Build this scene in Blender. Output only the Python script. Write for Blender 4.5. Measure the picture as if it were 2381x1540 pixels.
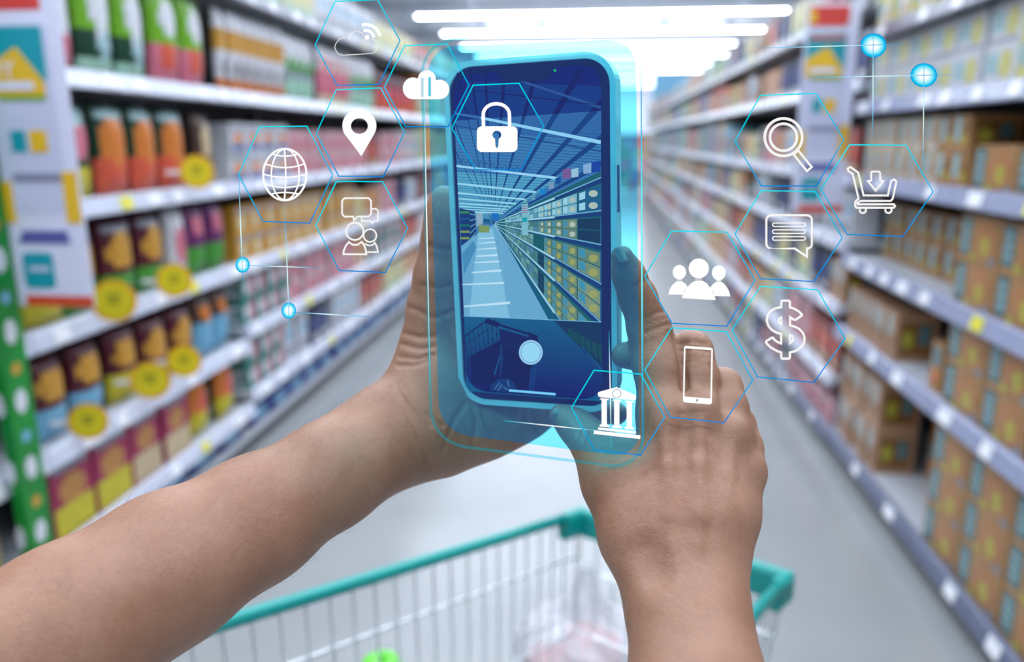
import bpy, bmesh, math, random
import numpy as np
from math import sin, cos, atan, pi, radians, sqrt
from mathutils import Vector, Matrix
from mathutils.geometry import tessellate_polygon

for o in list(bpy.data.objects):
    bpy.data.objects.remove(o)
scene = bpy.context.scene
COL = scene.collection
random.seed(7)

# ------------------------------------------------------------------ camera
F = 1850.0; CX, CY = 1190.5, 770.0          # focal length in pixels of the 2381 x 1540 frame
PITCH = radians(13.525); YAW = radians(-6.134); H = 1.45
_f = np.array([sin(YAW)*cos(PITCH), cos(YAW)*cos(PITCH), -sin(PITCH)])
_r = np.array([cos(YAW), -sin(YAW), 0.0]); _u = np.cross(_r, _f)
O = np.array([0.0, 0.0, H])
cam_d = bpy.data.cameras.new('camera'); cam = bpy.data.objects.new('camera', cam_d); COL.objects.link(cam)
cam.matrix_world = Matrix(((_r[0], _u[0], -_f[0], O[0]), (_r[1], _u[1], -_f[1], O[1]), (_r[2], _u[2], -_f[2], O[2]), (0, 0, 0, 1)))
cam_d.sensor_width = 36.0; cam_d.lens = F/2381*36
cam_d.clip_start = 0.01; cam_d.clip_end = 200
cam_d.dof.use_dof = True; cam_d.dof.focus_distance = 0.336; cam_d.dof.aperture_fstop = 5.4
scene.camera = cam

# ------------------------------------------------------------------ world, exposure
w = bpy.data.worlds.new('world'); scene.world = w; w.use_nodes = True
w.node_tree.nodes['Background'].inputs[0].default_value = (0.75, 0.82, 1.0, 1)
w.node_tree.nodes['Background'].inputs[1].default_value = 0.35
scene.view_settings.view_transform = 'Standard'; scene.view_settings.look = 'None'
scene.view_settings.gamma = 1; scene.view_settings.exposure = 0.0
scene.view_settings.use_curve_mapping = False
STRIP = 29.0                                 # radiance of the ceiling strip lights

# ------------------------------------------------------------------ helpers
def ray(px, py): return _r*(px-CX)/F - _u*(py-CY)/F + _f
def at(px, py, d): return O + ray(px, py)*d                       # point at depth d along the view axis
def camco(px, py, d): return np.array([(px-CX)*d/F, -(py-CY)*d/F, d])
def toworld(c): c = np.asarray(c); return O + c[..., 0:1]*_r + c[..., 1:2]*_u + c[..., 2:3]*_f
def onZ(px, py, Z): v = ray(px, py); return O + v*(Z-H)/v[2]
def onX(px, py, X): v = ray(px, py); return O + v*X/v[0]

def lin(c):
    c = c/255.0
    return c/12.92 if c <= 0.04045 else ((c+0.055)/1.055)**2.4
def rgb(r, g, b): return (lin(r), lin(g), lin(b))

MATS = {}
def mat(name, col, rough=0.6, metal=0.0, var=0.0, scale=40.0, emis=None, bump=0.0, spec=0.5, coat=0.0):
    if name in MATS: return MATS[name]
    m = bpy.data.materials.new(name); m.use_nodes = True; MATS[name] = m
    nt = m.node_tree; b = nt.nodes['Principled BSDF']
    b.inputs['Base Color'].default_value = (*col, 1); b.inputs['Roughness'].default_value = rough
    b.inputs['Metallic'].default_value = metal; b.inputs['Specular IOR Level'].default_value = spec
    b.inputs['Coat Weight'].default_value = coat
    if var or bump:
        tc = nt.nodes.new('ShaderNodeTexCoord'); nz = nt.nodes.new('ShaderNodeTexNoise')
        nz.inputs['Scale'].default_value = scale; nz.inputs['Detail'].default_value = 4
        nt.links.new(tc.outputs['Object'], nz.inputs['Vector'])
        if var:
            rp = nt.nodes.new('ShaderNodeValToRGB')
            rp.color_ramp.elements[0].position = 0.3; rp.color_ramp.elements[1].position = 0.7
            rp.color_ramp.elements[0].color = (*[max(0, c*(1-var)) for c in col], 1)
            if var > .2:
                e3 = rp.color_ramp.elements.new(.5); e3.color = (*col, 1); col = tuple(c*1.06+.035 for c in col); var = 0.0
            rp.color_ramp.elements[1].color = (*[min(1, c*(1+var)) for c in col], 1)
            nt.links.new(nz.outputs['Fac'], rp.inputs['Fac']); nt.links.new(rp.outputs['Color'], b.inputs['Base Color'])
        if bump:
            bp = nt.nodes.new('ShaderNodeBump'); bp.inputs['Strength'].default_value = bump; bp.inputs['Distance'].default_value = 0.002
            nt.links.new(nz.outputs['Fac'], bp.inputs['Height']); nt.links.new(bp.outputs['Normal'], b.inputs['Normal'])
    if emis:
        b.inputs['Emission Color'].default_value = (*emis[0], 1); b.inputs['Emission Strength'].default_value = emis[1]
    return m

def tag(o, label=None, cat=None, group=None, kind=None):
    if label: o['label'] = label
    if cat: o['category'] = cat
    if group: o['group'] = group
    if kind: o['kind'] = kind
    return o
def empty(name, loc=(0, 0, 0), rz=0.0, parent=None):
    o = bpy.data.objects.new(name, None); COL.objects.link(o); o.location = Vector(loc); o.rotation_euler = (0, 0, rz)
    o.empty_display_size = 0.05
    if parent: o.parent = parent
    return o

class MB:
    """collects faces with materials; build() links them as one mesh object"""
    def __init__(s): s.v = []; s.f = []; s.m = []; s.mats = []; s.c = None
    def mi(s, m):
        if m not in s.mats: s.mats.append(m)
        return s.mats.index(m)
    def face(s, pts, m):
        i = len(s.v); s.v.extend([tuple(p) for p in pts]); s.f.append(tuple(range(i, i+len(pts)))); s.m.append(s.mi(m))
    def add(s, vs, fs, m):
        i = len(s.v); s.v.extend([tuple(p) for p in vs]); k = s.mi(m)
        for f in fs: s.f.append(tuple(a+i for a in f)); s.m.append(k)
    def box(s, a, b, m):
        x0, y0, z0 = a; x1, y1, z1 = b
        vs = [(x0, y0, z0), (x1, y0, z0), (x1, y1, z0), (x0, y1, z0), (x0, y0, z1), (x1, y0, z1), (x1, y1, z1), (x0, y1, z1)]
        s.add(vs, [(0, 3, 2, 1), (4, 5, 6, 7), (0, 1, 5, 4), (1, 2, 6, 5), (2, 3, 7, 6), (3, 0, 4, 7)], m)
    def tube(s, pts, r, m, n=8, cap=True):
        pts = [Vector(p) for p in pts]; rings = []
        up = Vector((0.13, 0.21, 0.97))
        for i, p in enumerate(pts):
            t = (pts[min(i+1, len(pts)-1)] - pts[max(i-1, 0)]).normalized()
            a = t.cross(up)
            if a.length < 1e-3: a = t.cross(Vector((1, 0, 0)))
            a.normalize(); b = t.cross(a); rr = r[i] if isinstance(r, (list, tuple)) else r
            rings.append([p + (a*cos(2*pi*k/n) + b*sin(2*pi*k/n))*rr for k in range(n)])
        vs = [q for R in rings for q in R]; fs = []
        for i in range(len(rings)-1):
            for k in range(n): fs.append((i*n+k, i*n+(k+1) % n, (i+1)*n+(k+1) % n, (i+1)*n+k))
        if cap: fs.append(tuple(range(n-1, -1, -1))); fs.append(tuple((len(rings)-1)*n+k for k in range(n)))
        s.add(vs, fs, m)
    def mesh(s, name, smooth=False):
        me = bpy.data.meshes.new(name); me.from_pydata(s.v, [], s.f)
        for m in s.mats: me.materials.append(m)
        me.polygons.foreach_set('material_index', s.m)
        if smooth: me.polygons.foreach_set('use_smooth', [True]*len(s.f))
        me.update(); return me
    def build(s, name, parent=None, loc=None, smooth=False):
        if loc is not None: s.v = [(p[0]-loc[0], p[1]-loc[1], p[2]-loc[2]) for p in s.v]
        o = bpy.data.objects.new(name, s.mesh(name, smooth)); COL.objects.link(o)
        if parent: o.parent = parent
        elif loc is not None: o.location = Vector(loc)
        return o
def inst(me, name, loc, rz=0.0, parent=None):
    o = bpy.data.objects.new(name, me); COL.objects.link(o); o.location = Vector(loc); o.rotation_euler = (0, 0, rz)
    if parent: o.parent = parent
    return o

# ================================================================== SETTING
def floor_mat():
    m = mat('polished_floor', (0.30, 0.31, 0.315), 0.20, var=0.05, scale=2.5, spec=0.5)
    return m
FLOOR = floor_mat()
mb = MB(); mb.box((-9, -5, -0.1), (9, 46, 0), FLOOR); tag(mb.build('floor'), kind='structure')
WALLM = mat('store_wall', (0.72, 0.75, 0.80), 0.8, var=0.04, scale=3)
WALLN = mat('near_wall_grey', (0.25, 0.26, 0.28), 0.8, var=0.05, scale=3)
CEILM = mat('ceiling_sheet', (0.80, 0.83, 0.88), 0.8, var=0.05, scale=1.2)
STEEL = mat('purlin_steel', (0.42, 0.45, 0.50), 0.6, var=0.08, scale=6)
ceil = MB(); ceil.box((-9, -5, 5.3), (9, 46, 5.4), CEILM); ceil = ceil.build('ceiling'); tag(ceil, kind='structure')
pm = MB(); pm.box((-0.06, -5, -0.22), (0.06, 46, 0), STEEL); pme = pm.mesh('purlin')
for x in (-8, -6, -4, -2, 0, 2, 4, 6, 8):
    inst(pme, 'purlin', (x, 0, 5.3), parent=ceil)
tm = MB(); tm.box((-9, -0.1, -0.35), (9, 0.1, 0), STEEL); tme = tm.mesh('truss')
for y in range(-2, 46, 6):
    inst(tme, 'truss', (0, y, 5.08), parent=ceil)
for nm, a, b in (('wall_left', (-9.1, -5, 0), (-9, 46, 5.4)), ('wall_right', (9, -5, 0), (9.1, 46, 5.4)),
                 ('wall_far', (-9, 46, 0), (9, 46.1, 5.4)), ('wall_near', (-9, -5.1, 0), (9, -5, 5.4))):
    mb = MB(); mb.box(a, b, WALLN if nm == 'wall_near' else WALLM); tag(mb.build(nm), kind='structure')

# strip lights across the aisle
LAMP = mat('lamp_tube', (1, 1, 1), 0.4, emis=((0.87, 0.94, 1.04), STRIP))
LAMPBODY = mat('lamp_housing', (0.8, 0.82, 0.85), 0.4)
lb = MB(); lb.box((-4.35, -0.115, 0.0), (4.35, 0.115, 0.098), LAMPBODY); lbme = lb.mesh('housing')
lt = MB()
for z_, fl in ((-.002, -1), (.100, 1)):      # glowing diffusers below and above the opaque housing
    q = [(-4.3, -.10, z_), (4.3, -.10, z_), (4.3, .10, z_), (-4.3, .10, z_)]; lt.face(q if fl > 0 else q[::-1], LAMP)
ltme = lt.mesh('diffuser')
lh = MB(); lh.tube([(0, 0, 0.13), (0, 0, 1.1)], 0.008, STEEL, n=6); lhme = lh.mesh('hanger')
ords = ['nearest', 'second', 'third', 'fourth', 'fifth', 'sixth', 'seventh', 'eighth', 'ninth', 'tenth', 'eleventh', 'twelfth', 'thirteenth', 'fourteenth', 'fifteenth', 'sixteenth', 'seventeenth']
ys = [-2.6 + 3.1*k for k in range(16)]
vis = 0
for y in ys:
    t = empty('strip_light', (0.05, y, 4.2))
    if y > 17:
        lab = 'long white strip light spanning the ceiling, number %s from the top edge of the picture' % ords[vis].replace('nearest', 'first'); vis += 1
    else:
        lab = 'long white strip light above the aisle, %s from the near wall' % ords[ys.index(y)].replace('nearest', 'first')
    tag(t, lab, 'light', 'ceiling strip lights')
    inst(lbme, 'housing', (0, 0, 0), parent=t); inst(ltme, 'diffuser', (0, 0, 0), parent=t)
    for x in (-3, 3): inst(lhme, 'hanger', (x, 0, 0), parent=t)

# ================================================================== RACKS
BOARD = mat('shelf_board', (0.50, 0.52, 0.56), 0.5, var=0.05)
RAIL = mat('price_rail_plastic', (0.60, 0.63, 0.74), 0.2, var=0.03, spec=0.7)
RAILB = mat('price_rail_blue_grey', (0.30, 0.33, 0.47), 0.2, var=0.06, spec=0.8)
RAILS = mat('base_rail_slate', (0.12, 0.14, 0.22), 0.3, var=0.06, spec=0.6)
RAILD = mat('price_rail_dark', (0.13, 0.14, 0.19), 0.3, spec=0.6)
BACK = mat('rack_back', (0.10, 0.10, 0.11), 0.7, var=0.1)
POST = mat('rack_post', (0.16, 0.17, 0.19), 0.5)
TAGW = mat('price_tag_white', (0.86, 0.87, 0.90), 0.35)
TAGY = mat('price_tag_yellow', (0.72, 0.66, 0.05), 0.4)
DEPTH = 0.46
def rack(side, X, y0, y1, levels, label, tags=True, dark_top=True, railm=None):
    """side +1: right of the aisle (front faces -x); -1: left. levels: shelf top heights"""
    s = side
    t = empty('shelving_rack', (X, (y0+y1)/2, 0)); L = Vector((X, (y0+y1)/2, 0))
    tag(t, label, 'rack', 'shelving racks along the aisle')
    top = max(levels)
    def bx(m, xa, xb, ya, yb, za, zb, mt):
        m.box((min(s*xa, s*xb), ya-L.y, za), (max(s*xa, s*xb), yb-L.y, zb), mt)
    m = MB(); bx(m, DEPTH, DEPTH+0.02, y0, y1, 0.0, top+0.02, BACK); m.build('back_panel', t)
    for ya in (y0, y1-0.03):
        m = MB(); bx(m, DEPTH-0.05, DEPTH, ya, ya+0.03, 0, top+0.02, POST); m.build('upright', t)
    for k, z in enumerate(levels):
        base = k == 0
        m = MB(); bx(m, 0.012, DEPTH, y0+0.002, y1-0.002, z-0.03, z, BOARD)
        if base: bx(m, 0.03, 0.05, y0+0.002, y1-0.002, 0.0, z-0.03, BACK)
        sh = m.build('shelf', t)
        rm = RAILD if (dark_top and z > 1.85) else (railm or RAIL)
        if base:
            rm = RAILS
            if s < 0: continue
        # rail: leaning strip with a lip
        zt = z+0.012; zb = z-0.045
        m = MB(); ya, yb = y0+0.003-L.y, y1-0.003-L.y
        prof = [(-0.004, zt), (-0.009, zt-0.004), (-0.020, zb+0.006), (-0.020, zb), (0.012, zb), (0.012, zt)]
        vs = [(s*p[0], ya, p[1]) for p in prof] + [(s*p[0], yb, p[1]) for p in prof]; n = len(prof)
        m.add(vs, [(i, (i+1) % n, n+(i+1) % n, n+i) for i in range(n)] + [tuple(range(n)), tuple(range(2*n-1, n-1, -1))], rm)
        m.build('price_rail', sh)
        if tags:
            yy = y0 + random.uniform(0.05, 0.25)
            while yy < y1-0.1:
                wd = random.choice((0.06, 0.07, 0.09)); mt = TAGY if random.random() < 0.12 else TAGW
                m = MB(); q = [(-0.0125, zt-0.008), (-0.0225, zb+0.008)]
                vs = []
                for a in (yy-L.y, yy+wd-L.y):
                    for (xx, zz) in q: vs += [(s*xx, a, zz), (s*(xx+0.002), a, zz)]
                m.add(vs, [(0, 2, 6, 4), (1, 5, 7, 3), (0, 1, 3, 2), (4, 6, 7, 5), (0, 4, 5, 1), (2, 3, 7, 6)], mt)
                m.build('price_tag', sh)
                yy += random.uniform(0.16, 0.5)
    return t

XR, XL = 1.12, -1.60
RZ = [0.115, 0.615, 0.945, 1.295, 1.600, 1.890]
LZ = [0.10, 0.235, 0.545, 0.90, 1.26, 1.65, 2.09]
rname = ['right rack bay nearest the camera, holding tan cartons', 'second right rack bay with the half empty shelves', 'third right rack bay just past the flag sign']
yR = [0.55, 1.60, 2.66, 3.74] + [3.74+1.2*k for k in range(1, 15)]
for i in range(len(yR)-1):
    lab = ['right rack bay beside the shopper, mostly outside the picture', 'right rack bay at the right edge, filled with tan cartons', 'right rack bay with half empty shelves beside the flag sign', 'right rack bay just behind the white flag sign'][i] if i < 4 else 'right rack bay, %s one behind the flag sign' % ords[min(i-3, 16)]
    lv = RZ if i < 3 else [0.10, 0.36, 0.70, 1.00, 1.29, 1.70, 2.03]
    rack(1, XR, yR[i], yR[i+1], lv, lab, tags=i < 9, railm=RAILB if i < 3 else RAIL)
yL = [0.80, 2.03, 3.42] + [3.42+1.25*k for k in range(1, 14)]
for i in range(len(yL)-1):
    lab = ['left rack bay at the left edge behind the green strip', 'left rack bay with colourful snack bags and yellow round price signs'][i] if i < 2 else 'left rack bay, %s one beyond the bay with yellow round signs' % ords[i-2].replace('nearest', 'first')
    lv = LZ if i < 2 else [0.10, 0.29, 0.60, 0.90, 1.26, 1.65, 2.09]
    rack(-1, XL, yL[i], yL[i+1], lv, lab, tags=i < 9)

# ================================================================== PRODUCTS
C = lambda n, r, g, b, rough=0.35: mat('print_'+n, tuple(lin(v)*0.80 for v in (r, g, b)), rough, var=0.17, scale=48)
TAN = C('tan', 184, 138, 86); TAN2 = C('tan_dark', 142, 98, 50); TANP = C('tan_pink', 196, 152, 118); TEAL = C('teal_label', 104, 140, 146); TAN3 = C('tan_orange', 192, 132, 80); YELD = C('dull_yellow', 196, 186, 70)
TEALL = C('pale_teal', 168, 205, 210); YEL = C('yellow', 214, 200, 40); YELP = C('pale_yellow', 222, 216, 130); ORA = C('orange', 224, 130, 50)
RED = C('red', 190, 45, 45); MAR = C('maroon', 92, 22, 44); MAG = C('magenta', 168, 30, 84); PUR = C('purple', 112, 44, 106); GRN = C('green', 72, 160, 56)
LIME = C('lime', 120, 186, 30); DGRN = C('dark_green', 18, 66, 44); LBLU = C('light_blue', 120, 184, 218); BLU = C('blue', 32, 70, 150); WHT = C('white', 226, 228, 234)
PNK = C('pink', 220, 120, 140); COR = C('coral', 226, 96, 70); AMB = C('amber', 214, 158, 60); BRN = C('brown', 84, 60, 50); BEI = C('beige', 214, 190, 150)
CREAM = C('cream', 226, 220, 180); GREY = C('grey_print', 150, 156, 170); COOKIE = C('cookie', 200, 140, 70); MINT = C('mint', 170, 216, 190); NAVY = C('navy', 30, 36, 84)
DBRN = C('dark_brown', 50, 34, 28)

def oval(mb, x, cy, cz, ry, rz, m, n=10):
    mb.face([(x, cy+ry*cos(2*pi*k/n), cz+rz*sin(2*pi*k/n)) for k in range(n)], m)
def carton(name, wd, h, d, body, prints, side=None):
    """upright box, front faces +x; prints: ('r',u0,v0,u1,v1,m) / ('o',u,v,ru,rv,m) in fractions"""
    mb = MB(); e = min(0.003, h*0.03)
    # chamfered box
    x0, x1, y0, y1 = -d, 0, -wd/2, wd/2
    vs = [(x0+e, y0, 0), (x1-e, y0, 0), (x1, y0+e, 0), (x1, y1-e, 0), (x1-e, y1, 0), (x0+e, y1, 0), (x0, y1-e, 0), (x0, y0+e, 0)]
    n = 8; vs = vs + [(a, b, h) for a, b, c in vs]
    mb.add(vs, [(i, (i+1) % n, n+(i+1) % n, n+i) for i in range(n)] + [tuple(range(n-1, -1, -1)), tuple(range(n, 2*n))], body)
    for i, p in enumerate(prints):
        x = 0.0004*(i+1)
        if p[0] == 'r':
            u0, v0, u1, v1, m = p[1:]
            mb.face([(x, (u0-.5)*wd, v0*h), (x, (u1-.5)*wd, v0*h), (x, (u1-.5)*wd, v1*h), (x, (u0-.5)*wd, v1*h)], m)
        else:
            u, v, ru, rv, m = p[1:]; oval(mb, x, (u-.5)*wd, v*h, ru*wd, rv*h, m)
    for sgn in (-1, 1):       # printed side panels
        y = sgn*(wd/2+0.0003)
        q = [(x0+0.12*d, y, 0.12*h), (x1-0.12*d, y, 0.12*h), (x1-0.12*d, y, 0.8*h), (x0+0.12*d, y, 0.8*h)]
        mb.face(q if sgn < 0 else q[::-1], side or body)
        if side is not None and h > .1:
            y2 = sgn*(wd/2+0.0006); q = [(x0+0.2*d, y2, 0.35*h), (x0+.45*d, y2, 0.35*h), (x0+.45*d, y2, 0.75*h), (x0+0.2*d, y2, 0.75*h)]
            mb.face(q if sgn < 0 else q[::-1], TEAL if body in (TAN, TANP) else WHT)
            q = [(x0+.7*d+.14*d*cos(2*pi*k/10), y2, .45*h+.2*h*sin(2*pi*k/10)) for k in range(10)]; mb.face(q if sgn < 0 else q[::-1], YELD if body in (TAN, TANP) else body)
    return mb.mesh(name)
def pouch(name, wd, h, d, zones, ov=None):
    """pillow bag, front faces +x. zones: [(upto fraction, material)] from the bottom; ov: list of (u,v,ru,rv,m)"""
    mb = MB(); nu, nv = 9, 12
    def pt(i, j, s):
        u = i/nu; v = j/nv
        b = (1-abs(2*u-1)**2.6)*(1-abs(2*v-1)**4.0)
        pin = 1-0.06*(1-abs(2*v-1)**2)
        wr = 0.002*sin(9*v*pi)*sin(5*u*pi)
        return (-d/2 + s*(d/2*b + wr*b), (u-.5)*wd*pin, v*h)
    for s in (1, -1):
        for i in range(nu):
            for j in range(nv):
                u = (i+.5)/nu; v = (j+.5)/nv
                m = next(mm for (f, mm) in zones if v <= f+1e-6)
                if s == 1:
                    for (ou, ovv, ru, rv, om) in (ov or []):
                        if ((u-ou)/ru)**2 + ((v-ovv)/rv)**2 < 1: m = om
                q = [pt(i, j, s), pt(i+1, j, s), pt(i+1, j+1, s), pt(i, j+1, s)]
                mb.face(q if s == 1 else q[::-1], m)
    me = mb.mesh(name, True)
    bm = bmesh.new(); bm.from_mesh(me); bmesh.ops.remove_doubles(bm, verts=bm.verts, dist=1e-5); bm.to_mesh(me); bm.free()
    return me

K = {}
def kind(key, me, wd, h, d, desc, cat, name): K[key] = dict(me=me, w=wd, h=h, d=d, desc=desc, cat=cat, name=name)
cprint = [('r', .04, .10, .30, .94, DGRN), ('r', .055, .13, .285, .91, TEAL), ('r', .08, .7, .26, .76, TEALL), ('r', .08, .5, .26, .57, TEALL), ('r', .08, .3, .26, .37, TEALL),
          ('o', .66, .52, .25, .42, TAN3), ('o', .68, .40, .10, .22, YELD), ('r', .36, .06, .5, .2, YELD), ('r', .8, .05, .96, .18, GREY)]
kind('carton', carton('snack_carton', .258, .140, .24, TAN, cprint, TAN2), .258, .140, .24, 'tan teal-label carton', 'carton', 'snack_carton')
tp = [('r', .08, .45, .5, .92, TEALL), ('o', .62, .4, .3, .2, TAN2), ('r', .1, .06, .9, .2, TANP)]
kind('tanpack', carton('snack_box', .085, .19, .16, TANP, tp, TAN2), .085, .19, .16, 'slim pale-tan box', 'box', 'snack_box')
kind('tanpack2', carton('snack_box', .085, .17, .16, TAN, [('r', .15, .5, .85, .9, TEAL), ('o', .5, .3, .34, .18, ORA)], TAN2), .085, .17, .16, 'slim brown box', 'box', 'snack_box')
kind('smallbox', carton('snack_box', .115, .115, .16, TAN, [('r', .06, .3, .42, .95, TEALL), ('o', .7, .5, .22, .34, TAN2), ('o', .72, .35, .12, .15, YEL)], TAN2), .115, .115, .16, 'small square tan box', 'box', 'snack_box')
kind('palebox', carton('snack_box', .115, .115, .16, BEI, [('r', .06, .3, .48, .95, TEALL), ('o', .72, .5, .22, .34, TANP), ('r', .5, .05, .95, .2, WHT)], TAN), .115, .115, .16, 'small pale teal-label box', 'box', 'snack_box')
kind('whitebox', carton('drink_carton', .19, .118, .2, WHT, [('r', .06, .3, .45, .8, TEALL), ('o', .7, .5, .2, .36, YELP), ('r', .05, .04, .9, .12, GREY)], GREY), .19, .118, .2, 'white pale-printed carton', 'carton', 'drink_carton')
kind('yelbox', carton('drink_carton', .17, .118, .2, YELP, [('o', .6, .5, .28, .36, WHT), ('r', .06, .4, .3, .9, TEALL), ('o', .62, .44, .12, .2, AMB)], CREAM), .17, .118, .2, 'pale yellow carton', 'carton', 'drink_carton')
# left rack kinds
kind('gw', pouch('snack_bag', .20, .34, .09, [(.12, MAR), (.3, PNK), (.75, WHT), (1, MINT)], [(.45, .55, .3, .2, WHT), (.3, .2, .2, .12, DGRN)]), .20, .34, .09, 'white mint snack bag', 'bag', 'snack_bag')
kind('lime', pouch('snack_bag', .20, .35, .09, [(.16, MINT), (.42, DGRN), (1, LIME)], [(.5, .62, .26, .28, WHT), (.55, .3, .2, .1, TEALL)]), .20, .35, .09, 'lime white-centred snack bag', 'bag', 'snack_bag')
kind('limepink', pouch('snack_bag', .20, .36, .09, [(.45, PNK), (1, LIME)], [(.5, .68, .25, .2, WHT), (.45, .3, .25, .16, COR)]), .20, .36, .09, 'lime and pink bag', 'bag', 'snack_bag')
kind('tallor', pouch('snack_bag', .095, .36, .06, [(.18, ORA), (.5, WHT), (.75, AMB), (1, WHT)], [(.5, .3, .3, .1, BRN)]), .095, .36, .06, 'narrow white-orange bag', 'bag', 'snack_bag')
kind('tallpk', pouch('snack_bag', .10, .34, .06, [(.2, CREAM), (.55, PNK), (1, WHT)], [(.5, .7, .3, .12, COR)]), .10, .34, .06, 'narrow pink-white bag', 'bag', 'snack_bag')
kind('tallgn', pouch('snack_bag', .10, .34, .06, [(.3, MINT), (.6, GREY), (1, WHT)], [(.5, .55, .35, .14, GRN)]), .10, .34, .06, 'narrow white-green bag', 'bag', 'snack_bag')
kind('mog2', pouch('snack_bag', .18, .26, .09, [(.34, GRN), (1, MAR)], [(.5, .6, .36, .22, AMB)]), .18, .26, .09, 'maroon green-bottomed bag', 'bag', 'snack_bag')
kind('bry2', pouch('snack_bag', .18, .245, .08, [(.3, YEL), (.7, BEI), (1, DGRN)], [(.5, .55, .3, .2, COOKIE)]), .18, .245, .08, 'beige yellow-bottomed bag', 'bag', 'snack_bag')
kind('redbag', pouch('snack_bag', .17, .30, .09, [(.3, COR), (.7, RED), (1, MAR)], [(.5, .5, .25, .18, PNK)]), .17, .30, .09, 'red snack bag', 'bag', 'snack_bag')
kind('dgy', pouch('snack_bag', .20, .31, .09, [(.36, YEL), (1, DGRN)], [(.5, .62, .34, .2, PNK), (.5, .85, .3, .08, TEALL)]), .20, .31, .09, 'dark-green yellow-bottomed bag', 'bag', 'snack_bag')
kind('dgo', pouch('snack_bag', .19, .31, .09, [(.4, COR), (1, DGRN)], [(.45, .6, .36, .24, ORA), (.5, .88, .34, .08, TEALL)]), .19, .31, .09, 'dark-green orange-bottomed bag', 'bag', 'snack_bag')
kind('bry', pouch('snack_bag', .15, .30, .08, [(.34, YEL), (1, BRN)], [(.5, .6, .3, .22, BEI)]), .15, .30, .08, 'brown yellow-bottomed bag', 'bag', 'snack_bag')
kind('wbo', carton('biscuit_box', .15, .13, .12, WHT, [('r', .05, .08, .95, .28, BLU), ('o', .5, .5, .35, .18, ORA), ('r', .1, .75, .9, .9, GREY)], WHT), .15, .13, .12, 'white blue-banded box', 'box', 'biscuit_box')
kind('mog', pouch('snack_bag', .19, .29, .09, [(.34, GRN), (1, MAR)], [(.5, .6, .36, .22, AMB), (.5, .88, .34, .06, GREY)]), .19, .29, .09, 'maroon green-bottomed bag', 'bag', 'snack_bag')
kind('wpk', pouch('snack_bag', .13, .29, .08, [(.2, CREAM), (1, WHT)], [(.5, .5, .3, .25, PNK)]), .13, .29, .08, 'white pink-centred bag', 'bag', 'snack_bag')
kind('pug', pouch('snack_bag', .15, .29, .08, [(.4, GRN), (1, PUR)], [(.5, .7, .3, .14, PNK)]), .15, .29, .08, 'purple green-bottomed bag', 'bag', 'snack_bag')
kind('amber', carton('biscuit_box', .16, .125, .12, AMB, [('r', .05, .72, .95, .9, GREY), ('o', .35, .4, .2, .26, CREAM), ('o', .72, .4, .16, .2, COOKIE)], AMB), .16, .125, .12, 'amber biscuit box', 'box', 'biscuit_box')
kind('myb', pouch('snack_bag', .18, .27, .09, [(.4, LBLU), (1, MAR)], [(.5, .66, .36, .2, AMB)]), .18, .27, .09, 'maroon blue-bottomed bag', 'bag', 'snack_bag')
kind('myy', pouch('snack_bag', .18, .27, .09, [(.4, YEL), (1, MAR)], [(.5, .66, .34, .2, AMB)]), .18, .27, .09, 'maroon yellow-bottomed bag', 'bag', 'snack_bag')
kind('lb', pouch('snack_bag', .16, .27, .08, [(.55, LBLU), (1, BRN)], [(.5, .72, .3, .14, ORA)]), .16, .27, .08, 'light-blue brown bag', 'bag', 'snack_bag')
kind('magy', carton('cookie_box', .20, .252, .08, MAG, [('r', .03, .02, .97, .42, YEL), ('o', .5, .6, .34, .2, COOKIE), ('r', .08, .85, .9, .95, GREY)], MAR), .20, .252, .08, 'magenta yellow cookie box', 'box', 'cookie_box')
kind('magb', carton('cookie_box', .19, .252, .08, MAG, [('r', .03, .02, .97, .42, BEI), ('o', .5, .62, .3, .18, COOKIE), ('r', .08, .85, .9, .95, GREY)], MAR), .19, .252, .08, 'magenta beige cookie box', 'box', 'cookie_box')
kind('ory', pouch('snack_bag', .17, .252, .08, [(.4, YEL), (1, ORA)], [(.5, .6, .25, .2, COR)]), .17, .252, .08, 'orange yellow-bottomed bag', 'bag', 'snack_bag')
kind('dbr', pouch('coffee_bag', .18, .27, .10, [(1, DBRN)], [(.5, .5, .3, .16, GREY)]), .18, .27, .10, 'dark brown bag', 'bag', 'coffee_bag')
kind('bluep', carton('tissue_pack', .22, .085, .2, BLU, [('o', .5, .5, .3, .35, LBLU), ('r', .05, .05, .95, .2, NAVY)], BLU), .22, .085, .2, 'blue wrapped pack', 'pack', 'tissue_pack')
kind('teal', carton('small_biscuit_box', .14, .12, .12, C('deep_teal', 40, 130, 120), [('o', .4, .5, .24, .32, WHT), ('r', .65, .1, .95, .9, PNK)], WHT), .14, .12, .12, 'teal biscuit box', 'box', 'small_biscuit_box')  # kinds from here down are biscuit boxes, named apart by size and colour
kind('pinkbox', carton('small_biscuit_box', .15, .12, .12, C('dusty_pink', 214, 170, 176), [('o', .4, .5, .24, .32, PNK), ('r', .6, .1, .95, .4, RED)], WHT), .15, .12, .12, 'dusty pink box', 'box', 'small_biscuit_box')
kind('whitep', carton('cool_biscuit_box', .13, .22, .12, WHT, [('r', .1, .1, .9, .35, GREY), ('o', .5, .62, .3, .2, LBLU)], WHT), .13, .22, .12, 'white blue-spotted box', 'box', 'cool_biscuit_box')
kind('navyb', carton('cool_biscuit_box', .13, .21, .12, NAVY, [('o', .5, .55, .34, .25, BLU), ('r', .1, .1, .9, .25, WHT)], NAVY), .13, .21, .12, 'navy blue box', 'box', 'cool_biscuit_box')
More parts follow.
